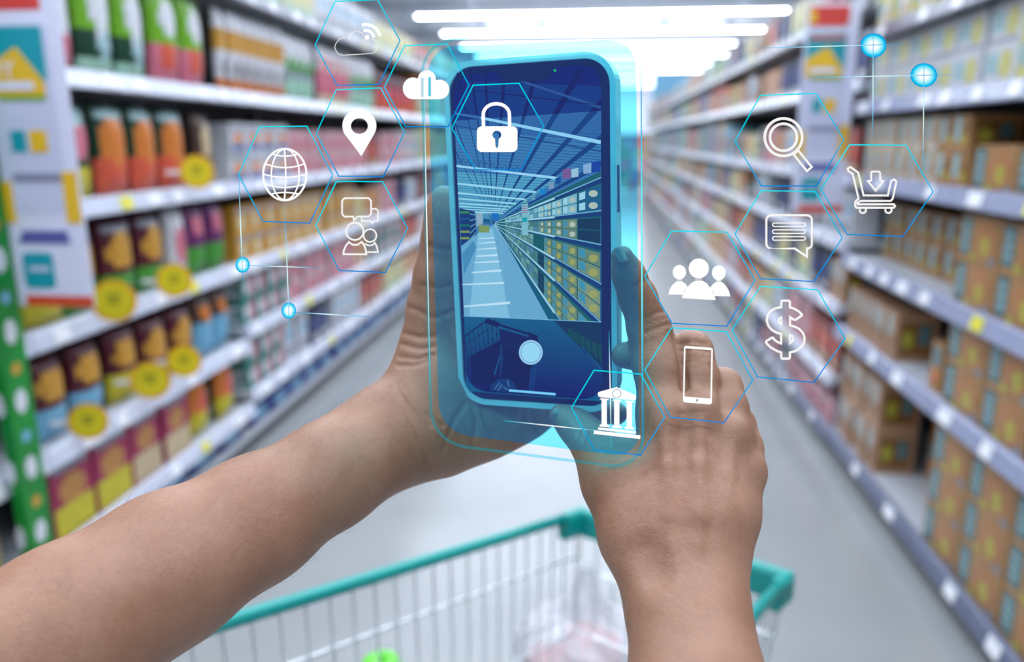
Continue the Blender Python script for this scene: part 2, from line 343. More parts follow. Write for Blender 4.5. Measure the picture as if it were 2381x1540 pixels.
kind('redb', carton('warm_biscuit_box', .13, .21, .12, C('brick_red', 150, 60, 56), [('o', .5, .55, .34, .25, COR), ('r', .1, .1, .9, .25, BEI)], MAR), .13, .21, .12, 'brick red box', 'box', 'warm_biscuit_box')
kind('orab', carton('warm_biscuit_box', .13, .20, .12, C('soft_orange', 220, 160, 110), [('o', .5, .55, .34, .25, TANP), ('r', .1, .1, .9, .25, WHT)], ORA), .13, .20, .12, 'soft orange box', 'box', 'warm_biscuit_box')
kind('creamb', carton('warm_biscuit_box', .13, .20, .12, CREAM, [('o', .5, .55, .34, .25, YELP), ('r', .1, .1, .9, .3, MINT)], CREAM), .13, .20, .12, 'cream mint-banded box', 'box', 'warm_biscuit_box')

cnt = {}
ORD = ['first', 'second', 'third', 'fourth', 'fifth', 'sixth', 'seventh', 'eighth', 'ninth', 'tenth', 'eleventh', 'twelfth', 'thirteenth', 'fourteenth', 'fifteenth']
def put(key, side, y, z, where, recess=0.0, jit=True, row='', idx=None):
    k = K[key]; X = XR if side > 0 else XL
    x = X + side*(0.022+recess+(random.uniform(0, .012) if jit else 0))
    rz = pi if side > 0 else 0.0                     # local front is +x, the right rack faces -x
    if k['name'].endswith('bag'): rz += random.uniform(-.08, .08)
    o = inst(k['me'], k['name'], (x, y, z+0.0006), rz)
    if idx is None: idx = cnt.get((key, where, row), 0)
    cnt[(key, where, row)] = idx+1
    tag(o, '%s, %s from near end%s, %s' % (k['desc'], ORD[idx], row, where), k['cat'], ('%s, %s' % (k['desc'], where)))
    return o
def run(key, side, y0, y1, z, where, rows=1, recess=0.0, gap=0.004, jit=True):
    k = K[key]; n = max(1, int((y1-y0)/(k['w']+gap)))
    for i in range(n):
        y = y0 + (i+.5)*(y1-y0)/n
        for rr in range(rows):
            row = '' if rows == 1 else (', lower row', ', upper row')[rr]
            put(key, side, y, z + rr*(k['h']+0.0012), where, recess, jit, row)

rw = {0: 'bottom shelf', 1: 'second lowest shelf', 2: 'third lowest shelf', 3: 'fourth lowest shelf', 4: 'fifth lowest shelf', 5: 'sixth lowest shelf', 6: 'topmost shelf'}
# right rack, near bay
nR = ', right edge bay'; hR = ', half-empty right bay'
for q in range(4):
    i = 3-q; y = 2.52 - i*0.268
    for r_ in range(3): put('carton', 1, y, RZ[0]+r_*.1415, 'bottom shelf'+nR, jit=False, row=(', lower row', ', middle row', ', upper row')[r_], idx=q)
    for r_ in range(2):
        rwn = (', lower row', ', upper row')[r_]
        put('carton', 1, y-.01, RZ[1]+r_*.1415, rw[1]+nR, jit=False, row=rwn, idx=q)
        put('carton', 1, y+.01, RZ[2]+r_*.1415, rw[2]+nR, jit=False, row=rwn, idx=q)
    put('carton', 1, y-.02, RZ[3], rw[3]+nR, jit=False, idx=q)
run('whitebox', 1, 1.62, 2.10, RZ[4], rw[4]+nR, rows=2); run('yelbox', 1, 2.10, 2.46, RZ[4], rw[4]+nR, rows=2); run('whitebox', 1, 2.46, 2.65, RZ[4], rw[4]+nR, rows=2)
run('whitebox', 1, 1.62, 2.62, RZ[5], rw[5]+nR, rows=2)
# right rack, half empty bay
run('tanpack2', 1, 2.86, 3.18, RZ[0], rw[0]+hR, rows=2, recess=.20)
run('tanpack', 1, 3.18, 3.70, RZ[0], rw[0]+hR, rows=2)
run('tanpack2', 1, 2.68, 2.80, RZ[1], rw[1]+hR, rows=1)
run('tanpack2', 1, 2.84, 3.10, RZ[1], rw[1]+hR, rows=1, recess=.18)
run('tanpack', 1, 3.10, 3.70, RZ[1], rw[1]+hR, rows=1)
run('smallbox', 1, 2.93, 3.72, RZ[2], rw[2]+hR, rows=2, recess=.12)
run('smallbox', 1, 2.68, 2.93, RZ[3], rw[3]+hR, rows=2)
run('palebox', 1, 2.93, 3.70, RZ[3], rw[3]+hR, rows=2)
run('whitebox', 1, 2.68, 3.70, RZ[4], rw[4]+hR, rows=2)
run('yelbox', 1, 2.68, 3.70, RZ[5], rw[5]+hR, rows=2)
# right rack, farther bays
rnd = random.Random(11)
RZ2 = [0.10, 0.36, 0.70, 1.00, 1.29, 1.70, 2.03]
farR = ['whitep', 'navyb', 'redb', 'orab', 'creamb', 'redb', 'teal', 'pinkbox', 'whitep', 'tanpack']
bayR = {3: ', first bay behind sign', 4: ', second bay behind sign', 5: ', third bay behind sign'}
for b in range(3, 6):
    for lv in range(7):
        y = yR[b]+.03; room = (RZ2[lv+1]-RZ2[lv]-.05) if lv < 6 else .24
        while y < yR[b+1]-.2:
            k = rnd.choice(farR); seg = min(rnd.choice((.28, .4, .55)), yR[b+1]-.03-y)
            if K[k]['h'] > room: k = rnd.choice(('teal', 'pinkbox'))
            run(k, 1, y, y+seg, RZ2[lv], rw[lv]+bayR[b], rows=2 if 2*K[k]['h']+.002 < room else 1)
            y += seg
# left rack: bay with the round yellow signs
nl = ', yellow-sign bay'
for (k, a, b) in [('gw', 2.08, 2.50), ('lime', 2.50, 2.92), ('limepink', 2.92, 3.36)]: run(k, -1, a, b, LZ[5], rw[5]+nl)
for (k, a, b) in [('dgy', 2.10, 2.52), ('dgo', 2.52, 3.12), ('bry', 3.12, 3.40)]: run(k, -1, a, b, LZ[4], rw[4]+nl)
for (k, a, b) in [('myy', 2.08, 2.28), ('mog', 2.28, 2.90), ('wpk', 2.90, 3.04), ('pug', 3.04, 3.38)]: run(k, -1, a, b, LZ[3], rw[3]+nl)
for (k, a, b) in [('myb', 2.06, 2.44), ('myy', 2.44, 2.64), ('mog2', 2.64, 3.04), ('lb', 3.04, 3.38)]: run(k, -1, a, b, LZ[2], rw[2]+nl)
for (k, a, b) in [('magy', 2.06, 2.48), ('magb', 2.48, 2.90), ('ory', 2.90, 3.38)]: run(k, -1, a, b, LZ[1], rw[1]+nl)
run('bluep', -1, 2.06, 3.38, LZ[0], rw[0]+nl)
run('whitep', -1, 2.08, 3.38, LZ[6], rw[6]+nl)
# left edge bay
el = ', left edge bay'
run('bry2', -1, 1.2, 1.93, LZ[1], rw[1]+el); run('lb', -1, 1.2, 1.93, LZ[2], rw[2]+el)
run('mog', -1, 1.2, 1.93, LZ[3], rw[3]+el); run('dgo', -1, 1.2, 1.93, LZ[4], rw[4]+el); run('gw', -1, 1.2, 1.93, LZ[5], rw[5]+el)
# left rack: farther bays
LZ2 = [0.10, 0.29, 0.60, 0.90, 1.26, 1.65, 2.09]
bayL = {2: ', first far left bay', 3: ', second far left bay', 4: ', third far left bay'}
plan = {2: {1: [('dbr', .45), ('whitep', .4), ('navyb', .4)], 2: [('teal', .6), ('pinkbox', .65)], 3: [('amber', 1.25)], 4: [('wbo', .7), ('pinkbox', .55)], 5: [('tallor', .75), ('tallgn', .5)], 6: [('creamb', 1.25)], 0: [('bluep', 1.25)]},
        3: {1: [('whitep', .6), ('redb', .65)], 2: [('pinkbox', .5), ('orab', .3), ('teal', .4)], 3: [('amber', .6), ('creamb', .2), ('orab', .45)], 4: [('pinkbox', .9), ('redb', .3)], 5: [('tallpk', .6), ('tallgn', .6)], 6: [('whitep', 1.25)], 0: [('bluep', 1.25)]},
        4: {1: [('creamb', .6), ('orab', .6)], 2: [('teal', .6), ('redb', .6)], 3: [('pinkbox', .4), ('navyb', .4), ('whitep', .4)], 4: [('pinkbox', .6), ('wbo', .6)], 5: [('redbag', 1.25)], 6: [('creamb', 1.25)], 0: [('bluep', 1.2)]}}
for b, rows_ in plan.items():
    for lv, segs in rows_.items():
        y = yL[b]+.03; room = (LZ2[lv+1]-LZ2[lv]-.05) if lv < 6 else .25
        for (k, ln) in segs:
            e = min(y+ln, yL[b+1]-.03)
            if e-y > .12:
                if K[k]['h'] > room: k = 'teal'
                run(k, -1, y, e, LZ2[lv], rw[lv]+bayL[b], rows=2 if 2*K[k]['h']+.01 < room else 1)
            y = e
# products too far off to tell apart: one object per rack run
pal = [WHT, PNK, RED, BLU, AMB, ORA, TEAL, MINT, BEI, GREY, MAR, CREAM, LBLU, GRN]
def far_stock(side, X, y0, y1, levels, label):
    mb = MB(); r2 = random.Random(5+side)
    for lv, z in enumerate(levels):
        room = (levels[lv+1]-z-.05) if lv < len(levels)-1 else .26
        y = y0
        while y < y1-.2:
            wd = r2.uniform(.09, .2); h = room*r2.uniform(.72, .95); m = r2.choice(pal); n = r2.randint(1, 4)
            for q in range(n):
                if y > y1-.2: break
                xa, xb = sorted((X+side*.03, X+side*.24))
                mb.box((xa, y, z+.001), (xb, y+wd-.006, z+h), m)
                xf = X+side*.0296
                mb.face([(xf, y+.2*wd, z+.2*h), (xf, y+.75*wd, z+.2*h), (xf, y+.75*wd, z+.6*h), (xf, y+.2*wd, z+.6*h)][::(1 if side < 0 else -1)], r2.choice(pal))
                y += wd
    o = mb.build('shelf_stock'); tag(o, label, 'products', kind='stuff')
far_stock(1, XR, yR[6]+.03, yR[-1], RZ2, 'mixed distant packages filling the far shelves of the right rack')
far_stock(-1, XL, yL[5]+.03, yL[-1], LZ2, 'mixed distant packages filling the far shelves of the left rack')

# far end of the aisle: a cross gondola and hanging banner
t = empty('end_display', (0.1, 24, 0)); tag(t, 'distant display with blue and yellow packs at the aisle end', 'display')
for i in range(5):
    m = MB(); m.box((-1.4, -.25, .3*i), (1.4, .25, .3*i+.03), BOARD); m.build('shelf', t)
    for j in range(14):
        m = MB(); m.box((-1.35+j*.19, -.22, .3*i+.031), (-1.18+j*.19, .1, .3*i+.25), rnd.choice(pal)); m.build('pack', t)
m = MB(); m.box((-1.4, .2, 0), (1.4, .25, 1.6), BACK); m.build('back_panel', t)
t = empty('hanging_banner', (1.9, 22, 2.35)); tag(t, 'pale blue hanging banner far along the aisle', 'banner')
m = MB(); m.box((-.55, -.02, 0), (.55, .02, .8), LBLU); m.build('banner_panel', t)
m = MB(); m.tube([(-.5, 0, .8), (-.5, 0, 2.9)], .006, STEEL, 6); m.build('hanger', t)
m = MB(); m.tube([(.5, 0, .8), (.5, 0, 2.9)], .006, STEEL, 6); m.build('hanger', t)

# ------------------------------------------------------------------ flag signs
SW = mat('sign_white', rgb(214, 216, 236), 0.4, var=0.02); SR = mat('sign_red', rgb(205, 62, 56), 0.4); ST = mat('sign_teal', rgb(10, 150, 165), 0.4)
SY = mat('sign_yellow', rgb(226, 182, 40), 0.4); SG = mat('sign_green', rgb(120, 170, 60), 0.4); SB = mat('sign_text_blue', rgb(80, 84, 160), 0.5)
SP = mat('sign_pale', rgb(196, 200, 224), 0.4); SO = mat('sign_orange_red', rgb(206, 70, 40), 0.4); SGY = mat('sign_grey', rgb(130, 134, 160), 0.5)
def rrect(x0, z0, x1, z1, r, n=5):
    pts = []
    for (cx, cz, a0) in ((x1-r, z0+r, -pi/2), (x1-r, z1-r, 0), (x0+r, z1-r, pi/2), (x0+r, z0+r, pi)):
        for k in range(n+1): a = a0+pi/2*k/n; pts.append((cx+r*cos(a), cz+r*sin(a)))
    return pts
def slab(pts, y0, y1, m):
    """extrude an x-z outline between y0 (front) and y1"""
    mb = MB(); n = len(pts)
    vs = [(p[0], y0, p[1]) for p in pts] + [(p[0], y1, p[1]) for p in pts]
    tri = tessellate_polygon([[Vector((p[0], p[1], 0)) for p in pts]])
    fs = [tuple(t) for t in tri] + [tuple(n+a for a in reversed(t)) for t in tri] + [(i, (i+1) % n, n+(i+1) % n, n+i) for i in range(n)]
    mb.add(vs, fs, m); return mb
def flag_sign(x0, wd, y, z0, z1, label):
    t = empty('flag_sign', (x0, y, z0)); tag(t, label, 'sign'); h = z1-z0
    def part(nm, u0, v0, u1, v1, m, lay=1, r=0.0):
        a, b, c, d = u0*wd, v0*h, u1*wd, v1*h
        pts = rrect(a, b, c, d, r*wd) if r else [(a, b), (c, b), (c, d), (a, d)]
        slab(pts, -0.002-0.0012*lay, -0.0012*lay+.0005, m).build(nm, t)
    mb = MB(); mb.box((0, -.002, 0), (wd, .004, h), SW); mb.build('sign_board', t)
    part('red_banner', .05, .905, .80, .985, SR); part('yellow_mark', .05, .91, .20, .98, SY, 2)
    part('picture_panel', .02, .30, .84, .865, SP, 1, .06)
    part('teal_field', .05, .70, .78, .86, ST, 2, .05)
    slab([(.05*wd, .66*h), (.74*wd, .66*h), (.74*wd, .70*h), (.45*wd, .80*h), (.05*wd, .74*h)], -.0065, -.0045, SY).build('yellow_field', t)
    part('white_strip', .14, .675, .62, .70, SW, 5, .03); part('green_line', .16, .645, .74, .66, SG, 3)
    part('teal_square', .24, .49, .42, .555, ST, 3); part('yellow_square', .47, .49, .68, .555, SY, 3)
    part('grey_line', .2, .40, .80, .425, SGY, 3); part('yellow_foot', .0, .27, .16, .40, SY, 2); part('yellow_foot', .80, .27, .98, .43, SY, 2)
    part('text_line', .20, .225, .78, .245, SB, 2); part('text_line', .16, .205, .80, .222, SB, 2)
    part('teal_card', .16, .06, .55, .175, ST, 2, .06); part('card_line', .24, .115, .5, .13, SP, 3)
    part('red_foot', .14, .0, 1.0, .035, SO, 2)
    mb = MB(); mb.box((-.02 if x0 > 0 else -.04, 0, .05), (.0, .006, .10), POST); mb.build('bracket', t)
    return t
sgl = flag_sign(-1.536, .220, 1.93, 1.02, 1.835, 'tall white flag sign with red banner and teal picture beside the green strip')
cu = bpy.data.curves.new('letters', 'FONT'); cu.body = 'DY'; cu.size = .062; cu.extrude = .0006
lo = bpy.data.objects.new('letters', cu); COL.objects.link(lo)
me = bpy.data.meshes.new_from_object(lo.evaluated_get(bpy.context.evaluated_depsgraph_get())); bpy.data.objects.remove(lo)
me.materials.append(SW)
lo = bpy.data.objects.new('letters', me); COL.objects.link(lo); lo.parent = sgl; lo.location = (.008, -.0072, .578); lo.rotation_euler = (pi/2, 0, 0)
sr = flag_sign(.870, .225, 3.76, 1.13, 2.02, 'white flag sign with red stripes and teal picture on the right rack')
for k in range(3):
    mb = MB(); mb.box((.02, -.006, .74+.055*k), (.17, -.0035, .755+.055*k), SR); mb.build('red_stripe', sr)
# green printed strip on the left rack
GS = mat('strip_green', rgb(12, 128, 44), 0.35, var=0.12, scale=12)
t = empty('green_strip', (XL+.055, 1.875, 0.0)); tag(t, 'vertical green strip with small printed pictures on the left rack', 'strip')
mb = MB(); mb.box((-.01, -.045, .08), (.022, .045, 1.72), GS); mb.build('strip_board', t)
for k in range(8):
    z = .2+.19*k
    pts = [(.011*cos(a)*2, .034*sin(a)) for a in [2*pi*i/12 for i in range(12)]]
    mb = MB(); mb.face([(.0226, p[0], z+p[1]) for p in pts], WHT); mb.face([(-.004+p[0]*.6, -.0456, z+p[1]) for p in pts][::-1], WHT); mb.build('printed_badge', t)
    mb = MB(); mb.face([(.0228, p[0]*.8, z+.09+p[1]*.5) for p in pts], AMB if k % 2 else LBLU); mb.build('printed_badge', t)
# round yellow price signs
WY = mat('wobbler_yellow', rgb(226, 206, 20), 0.4); WO = mat('wobbler_orange', rgb(232, 168, 20), 0.4); WD = mat('wobbler_mark', rgb(120, 120, 10), 0.5); CLR = mat('clear_strip', (.8, .8, .82), .2)
wl = {0: 'round yellow price sign high up beside the orange red bags', 1: 'largest round yellow price sign, touching the foot of the flag sign', 2: 'round yellow price sign beside the largest one, a little farther off',
      3: 'round yellow price sign on the third lowest shelf, nearer of two', 4: 'round yellow price sign on the third lowest shelf, farther of two', 5: 'lowest round yellow price sign near the green strip'}
for i, (px, py, rp) in enumerate([(458, 400, 37), (265, 700, 48), (405, 652, 38), (350, 885, 43), (428, 840, 37), (205, 980, 42)]):
    X = XL+.085; c = onX(px, py, X); d = (c-O) @ _f; r = rp*d/F
    t = empty('price_sign', (X, c[1], c[2])); tag(t, wl[i], 'price sign', 'round yellow price signs')
    n = 20; ang = -.45        # turned a little to the aisle
    def disc(rr, y0, y1, m):
        return slab([(rr*cos(2*pi*k/n), rr*sin(2*pi*k/n)) for k in range(n)], y0, y1, m)
    t.rotation_euler = (0, 0, .35)
    disc(r*1.05, 0, .0012, WO).build('rim', t); disc(r*.86, -.0012, 0, WY).build('face', t)
    m = MB(); m.box((-r*.3, -.0018, r*.15), (r*.3, -.0013, r*.32), WD); m.build('printed_mark', t)
    m = MB(); m.box((-r*.22, -.0018, -r*.15), (r*.22, -.0013, r*.02), WD); m.build('printed_mark', t)
    m = MB(); m.box((-r-.05, .0002, -.008), (-r*.5, .001, .008), CLR); m.build('arm_strip', t)

# ================================================================== SHOPPING CART
CG = mat('cart_green_plastic', rgb(0, 140, 134), 0.35); CW = mat('cart_wire', (0.62, 0.65, 0.66), 0.3, metal=0.7)
CB = mat('caster_black', (0.03, 0.03, 0.03), 0.5); CLR2 = mat('cart_label', (0.7, 0.72, 0.74), 0.4)
FL = Vector((-0.016, 1.211, 0.85)); FR = Vector((0.277, 1.042, 0.85))
ax = Vector((-0.5, -0.866, 0.0)); wid = (FR-FL); mid = (FL+FR)/2
cl = Vector((mid.x, mid.y, 0)); cart = empty('shopping_cart', cl)
tag(cart, 'green rimmed wire shopping cart standing in the aisle below the hands', 'cart')
LEN = 0.86; slope = 0.2
def rim(side, s, dz=0.0, inn=0.0):
    """point on the basket: side 0 left .. 1 right, s metres back from the front, dz below the rim"""
    p = FL + wid*side; spread = 0.05*s
    q = p + ax*(s + 0.10*dz*0) + wid.normalized()*((side-.5)*2*spread)
    q = q + wid.normalized()*((0.5-side)*2*inn)
    q.z += slope*s - dz; return q
for sd in (0, 1):
    m = MB(); m.tube([rim(sd, s) for s in (0.0, .2, .4, .6, LEN)], 0.0085, CG, 10); m.build('side_rail', cart, cl, True)
# front bumper band: tall green plastic strip with rounded corners
m = MB()
prof = [(-.010, -.034), (.008, -.034), (.012, -.028), (.012, .004), (.006, .010), (-.006, .010), (-.010, .004)]
na = -ax
def bar(m, A, B, prof, mt):
    n = len(prof); t = (B-A).normalized(); side = Vector((t.y, -t.x, 0)).normalized()
    vs = [P_ + side*(-p[0]) + Vector((0, 0, p[1])) for P_ in (A, B) for p in prof]
    m.add(vs, [(i, (i+1) % n, n+(i+1) % n, n+i) for i in range(n)] + [tuple(range(n-1, -1, -1)), tuple(range(n, 2*n))], mt)
bar(m, FL + wid*0.17, FL + wid*0.80, [(p[0]*.7, p[1]*.55) for p in prof], CG); m.build('front_rail', cart, cl)
for sd, a, b in ((0, -.02, .17), (1, .80, 1.02)):
    m = MB(); bar(m, FL+wid*a, FL+wid*b, prof, CG)
    e0 = FL if sd == 0 else FR
    bar(m, e0 + wid*(.0 if sd == 0 else .0), e0 + ax*.055 + Vector((0, 0, .011)), [(p[0]*.9, p[1]) for p in prof], CG)
    m.build('corner_guard', cart, cl)
DP = 0.40
def wire(a, b, r=0.0016):
    m = MB(); m.tube([a, b], r, CW, 5); m.build('wire', cart, cl)
bot = lambda side, s: rim(side, max(s, .10), 0) * 1.0
def low(side, s):
    q = rim(side, .06 + s*.92, 0, inn=.035); q.z = 0.46 + 0.06*s; return q
for sd in (0, 1):
    n = 26
    for k in range(n):
        s = .012 + k*(LEN-.03)/(n-1); wire(rim(sd, s), low(sd, s))
    for dz in (.07, .20, .32):
        wire(rim(sd, 0)*(1-dz/.4) + low(sd, 0)*(dz/.4), rim(sd, LEN)*(1-dz/.5) + low(sd, LEN)*(dz/.5), .0024)
for k in range(11):
    u = k/10; wire(rim(u, 0), low(0, 0)*(1-u) + low(1, 0)*u)
for dz in (.09, .2, .32):
    wire(rim(0, 0)*(1-dz/.4)+low(0, 0)*(dz/.4), rim(1, 0)*(1-dz/.4)+low(1, 0)*(dz/.4), .0024)
for k in range(11):
    u = k/10; wire(low(0, 0)*(1-u)+low(1, 0)*u, low(0, LEN)*(1-u)+low(1, LEN)*u)
for k in range(12):
    s = LEN*k/11; wire(low(0, s), low(1, s))
# undercarriage
for sd in (0, 1):
    m = MB(); m.tube([low(sd, LEN*.85), low(sd, LEN*.85)+Vector((0, 0, -.22)), Vector((low(sd, .5).x, low(sd, .5).y, .16)), Vector((low(sd, .05).x, low(sd, .05).y, .13))], .011, CW, 8); m.build('frame_tube', cart, cl, True)
    for s in (.06, LEN*.9):
        c = low(sd, s); c.z = .062
        m = MB(); m.tube([c + wid.normalized()*-.014, c + wid.normalized()*.014], .06, CB, 18); w_ = m.build('caster', cart, cl)
        m = MB(); m.tube([Vector((c.x, c.y, .062)), Vector((c.x, c.y, .16))], .009, CW, 8); m.build('caster_fork', cart, cl)
# goods in the cart
def lathe(prof, m, n=20, c=(0, 0, 0)):
    mb = MB(); vs = []
    for (r_, z) in prof:
        for k in range(n): a = 2*pi*k/n; vs.append((c[0]+r_*cos(a), c[1]+r_*sin(a), c[2]+z))
    fs = [(i*n+k, i*n+(k+1) % n, (i+1)*n+(k+1) % n, (i+1)*n+k) for i in range(len(prof)-1) for k in range(n)]
    mb.add(vs, fs, m); return mb
APR = [(.002, .052), (.010, .058), (.022, .061), (.034, .055), (.040, .040), (.038, .022), (.028, .006), (.016, .0), (.006, .004), (.001, .006)]
RA = mat('apple_red', rgb(206, 92, 84), 0.35, var=.2, scale=30); GA = mat('apple_green', rgb(90, 200, 40), 0.35, var=.15, scale=30); STM = mat('apple_stem', rgb(80, 60, 30), .7)
def apple(p, m, label):
    t = empty('apple', p); lathe(APR, m).build('flesh', t, smooth=True)
    mb = MB(); mb.tube([(0, 0, .05), (.003, 0, .062), (.006, 0, .072)], .0015, STM, 5); mb.build('stem', t)
    tag(t, label, 'apple', 'apples in the cart')
bc = onZ(1360, 1490, .600)
for i, (dx, dy, dz, lab) in enumerate([(0, 0, 0, 'pale red apple at the top of the clear bag'), (-.06, -.02, -.03, 'pale red apple to the left inside the clear bag'), (.03, .04, -.04, 'pale red apple at the back of the clear bag'), (.03, -.05, -.035, 'pale red apple at the front of the clear bag')]):
    apple((bc[0]+dx, bc[1]+dy, bc[2]-.04+dz), RA, lab)
g = onZ(888, 1556, .520); apple((g[0], g[1], .4805), GA, 'bright green apple at the left of the cart, cut by the picture edge')
# clear plastic bag: crumpled sheet around the apples
bagm = bpy.data.materials.new('clear_plastic'); bagm.use_nodes = True; nt = bagm.node_tree; nt.nodes.clear()
out = nt.nodes.new('ShaderNodeOutputMaterial'); mx = nt.nodes.new('ShaderNodeMixShader'); tr = nt.nodes.new('ShaderNodeBsdfTransparent'); gl = nt.nodes.new('ShaderNodeBsdfPrincipled')
gl.inputs['Base Color'].default_value = (.85, .88, .93, 1); gl.inputs['Roughness'].default_value = .25; mx.inputs[0].default_value = .5
nt.links.new(tr.outputs[0], mx.inputs[1]); nt.links.new(gl.outputs[0], mx.inputs[2]); nt.links.new(mx.outputs[0], out.inputs[0])
bm = bmesh.new(); bmesh.ops.create_icosphere(bm, subdivisions=5, radius=1.0)
rr = np.random.RandomState(3); ph = rr.rand(14, 4)
for v in bm.verts:
    x, y, z = v.co; d = 0
    for q in ph: d += .05*abs(sin(9*q[0]*x + 8*q[1]*y*2 + 9*q[2]*z + 6.28*q[3])) - .03
    k = 1 + d*.55
    neck = 1.0 if z < .45 else max(.28, 1-(z-.45)*1.5)
    v.co = Vector((x*.115*k*neck, y*.105*k*neck, z*.115*k + (.06 if z > .75 else 0)*(z-.75)*4))
me = bpy.data.meshes.new('plastic_bag'); bm.to_mesh(me); bm.free(); me.materials.append(bagm)
me.polygons.foreach_set('use_smooth', [True]*len(me.polygons))
pb = inst(me, 'plastic_bag', (bc[0]-.0, bc[1]-.01, bc[2]-.02)); tag(pb, 'crumpled clear plastic bag of apples in the cart', 'bag')

# ================================================================== PHONE
def rodr(a):
    a = np.array(a); th = np.linalg.norm(a); k = a/th
    Kx = np.array([[0, -k[2], k[1]], [k[2], 0, -k[0]], [-k[1], k[0], 0]])
    return np.eye(3) + sin(th)*Kx + (1-cos(th))*Kx@Kx
PR = rodr([-0.2229, 0.3215, -0.0013]); PT = np.array([0.0087, 0.0405, 0.3561])
PWD, PHT = 0.077, 0.157
def phone_pt(u, v, z): return toworld(PR @ np.array([u, v, z]) + PT)
def px_phone(px, py):
    d = np.array([(px-CX)/F, -(py-CY)/F, 1.0]); nrm = PR[:, 2]
    q = d*(PT@nrm)/(d@nrm) - PT
    return float(q@PR[:, 0]), float(q@PR[:, 1])
ploc = phone_pt(0, 0, .005)
phone = empty('smartphone', ploc); tag(phone, 'smartphone in a clear case held upright by both hands, showing the aisle', 'phone')
CASE = bpy.data.materials.new('clear_case'); CASE.use_nodes = True; nt = CASE.node_tree; nt.nodes.clear()
out = nt.nodes.new('ShaderNodeOutputMaterial'); mx = nt.nodes.new('ShaderNodeMixShader'); tr = nt.nodes.new('ShaderNodeBsdfTransparent'); gl = nt.nodes.new('ShaderNodeBsdfPrincipled')
gl.inputs['Base Color'].default_value = (.80, .86, .83, 1); gl.inputs['Roughness'].default_value = .1; mx.inputs[0].default_value = .62; tr.inputs[0].default_value = (.9, .95, .92, 1)
nt.links.new(tr.outputs[0], mx.inputs[1]); nt.links.new(gl.outputs[0], mx.inputs[2]); nt.links.new(mx.outputs[0], out.inputs[0])
FRM = mat('phone_frame', (0.02, 0.03, 0.06), 0.25, metal=0.8); GLASS = mat('screen_glass', (0.004, 0.005, 0.012), 0.12, spec=0.25); BTN = mat('phone_button', (0.03, 0.04, 0.07), 0.3, metal=.6)
def plate(outline, z0, z1, m, nm, parent=phone, loc=ploc, hole=None, smooth=False):
    n = len(outline); loops = [outline] + ([hole] if hole else [])
    flat = [p for L_ in loops for p in L_]; N = len(flat)
    tri = tessellate_polygon([[Vector((p[0], p[1], 0)) for p in L_] for L_ in loops])
    vs = [phone_pt(p[0], p[1], z0) for p in flat] + [phone_pt(p[0], p[1], z1) for p in flat]
    fs = [tuple(t) for t in tri] + [tuple(N+a for a in reversed(t)) for t in tri]
    o = 0
    for L_ in loops:
        k = len(L_); fs += [(o+i, o+(i+1) % k, N+o+(i+1) % k, N+o+i) for i in range(k)]; o += k
    mb = MB(); mb.add(vs, fs, m); ob = mb.build(nm, parent, loc)
    bm = bmesh.new(); bm.from_mesh(ob.data); bmesh.ops.recalc_face_normals(bm, faces=bm.faces); bm.to_mesh(ob.data); bm.free()
    return ob
W2, H2 = PWD/2, PHT/2
plate(rrect(-W2, -H2, W2, H2, .0135, 10), -.0006, .0100, CASE, 'case_rim', hole=rrect(-W2+.0024, -H2+.0024, W2-.0024, H2-.0024, .0112, 10))
plate(rrect(-W2, -H2, W2, H2, .0135, 10), .0101, .0112, CASE, 'case_back')
plate(rrect(-W2+.0026, -H2+.0026, W2-.0026, H2-.0026, .0110, 10), .0006, .0096, FRM, 'body')
plate(rrect(-W2+.0032, -H2+.0032, W2-.0032, H2-.0032, .0105, 10), .0000, .0006, GLASS, 'screen_glass')
for (v0, v1) in ((.012, .032),):
    b_ = plate([(W2-.0022, v0), (W2+.0004, v0), (W2+.0004, v1), (W2-.0022, v1)], .0025, .0055, BTN, 'side_button')
for (v0, v1) in ((.028, .038), (.014, .024)):
    plate([(-W2-.0006, v0), (-W2+.0022, v0), (-W2+.0022, v1), (-W2-.0006, v1)], .0025, .0055, CASE, 'volume_button')
# ---- the picture on the display: flat coloured print that gives off light
TINT = (0.25, 0.93, 1.0); GLOW = (0.017, 0.024, 0.112)      # hologram sheet in front of the phone
def scol(r, g, b):
    return tuple(max(0.0, (lin(c)-e)/t) for c, e, t in zip((r, g, b), GLOW, TINT))
EMV = bpy.data.materials.new('glowing_print'); EMV.use_nodes = True; nt = EMV.node_tree; nt.nodes.clear()
out = nt.nodes.new('ShaderNodeOutputMaterial'); em = nt.nodes.new('ShaderNodeEmission'); at_ = nt.nodes.new('ShaderNodeAttribute'); at_.attribute_name = 'Col'
nt.links.new(at_.outputs['Color'], em.inputs['Color']); nt.links.new(em.outputs[0], out.inputs[0])
def clip(poly, conv):
    outp = poly
    for i in range(len(conv)):
        a = conv[i]; b = conv[(i+1) % len(conv)]; inp = outp; outp = []
        if not inp: break
        f_ = lambda p: (b[0]-a[0])*(p[1]-a[1]) - (b[1]-a[1])*(p[0]-a[0])
        for k in range(len(inp)):
            p, q = inp[k], inp[(k+1) % len(inp)]; fp, fq = f_(p), f_(q)
            if fp >= 0: outp.append(p)
            if (fp >= 0) != (fq >= 0):
                t = fp/(fp-fq); outp.append((p[0]+t*(q[0]-p[0]), p[1]+t*(q[1]-p[1])))
    return outp
SV, SF, SC = [], [], []
DQ = [(1052, 176), (1396, 148), (1401, 932), (1085, 908)]
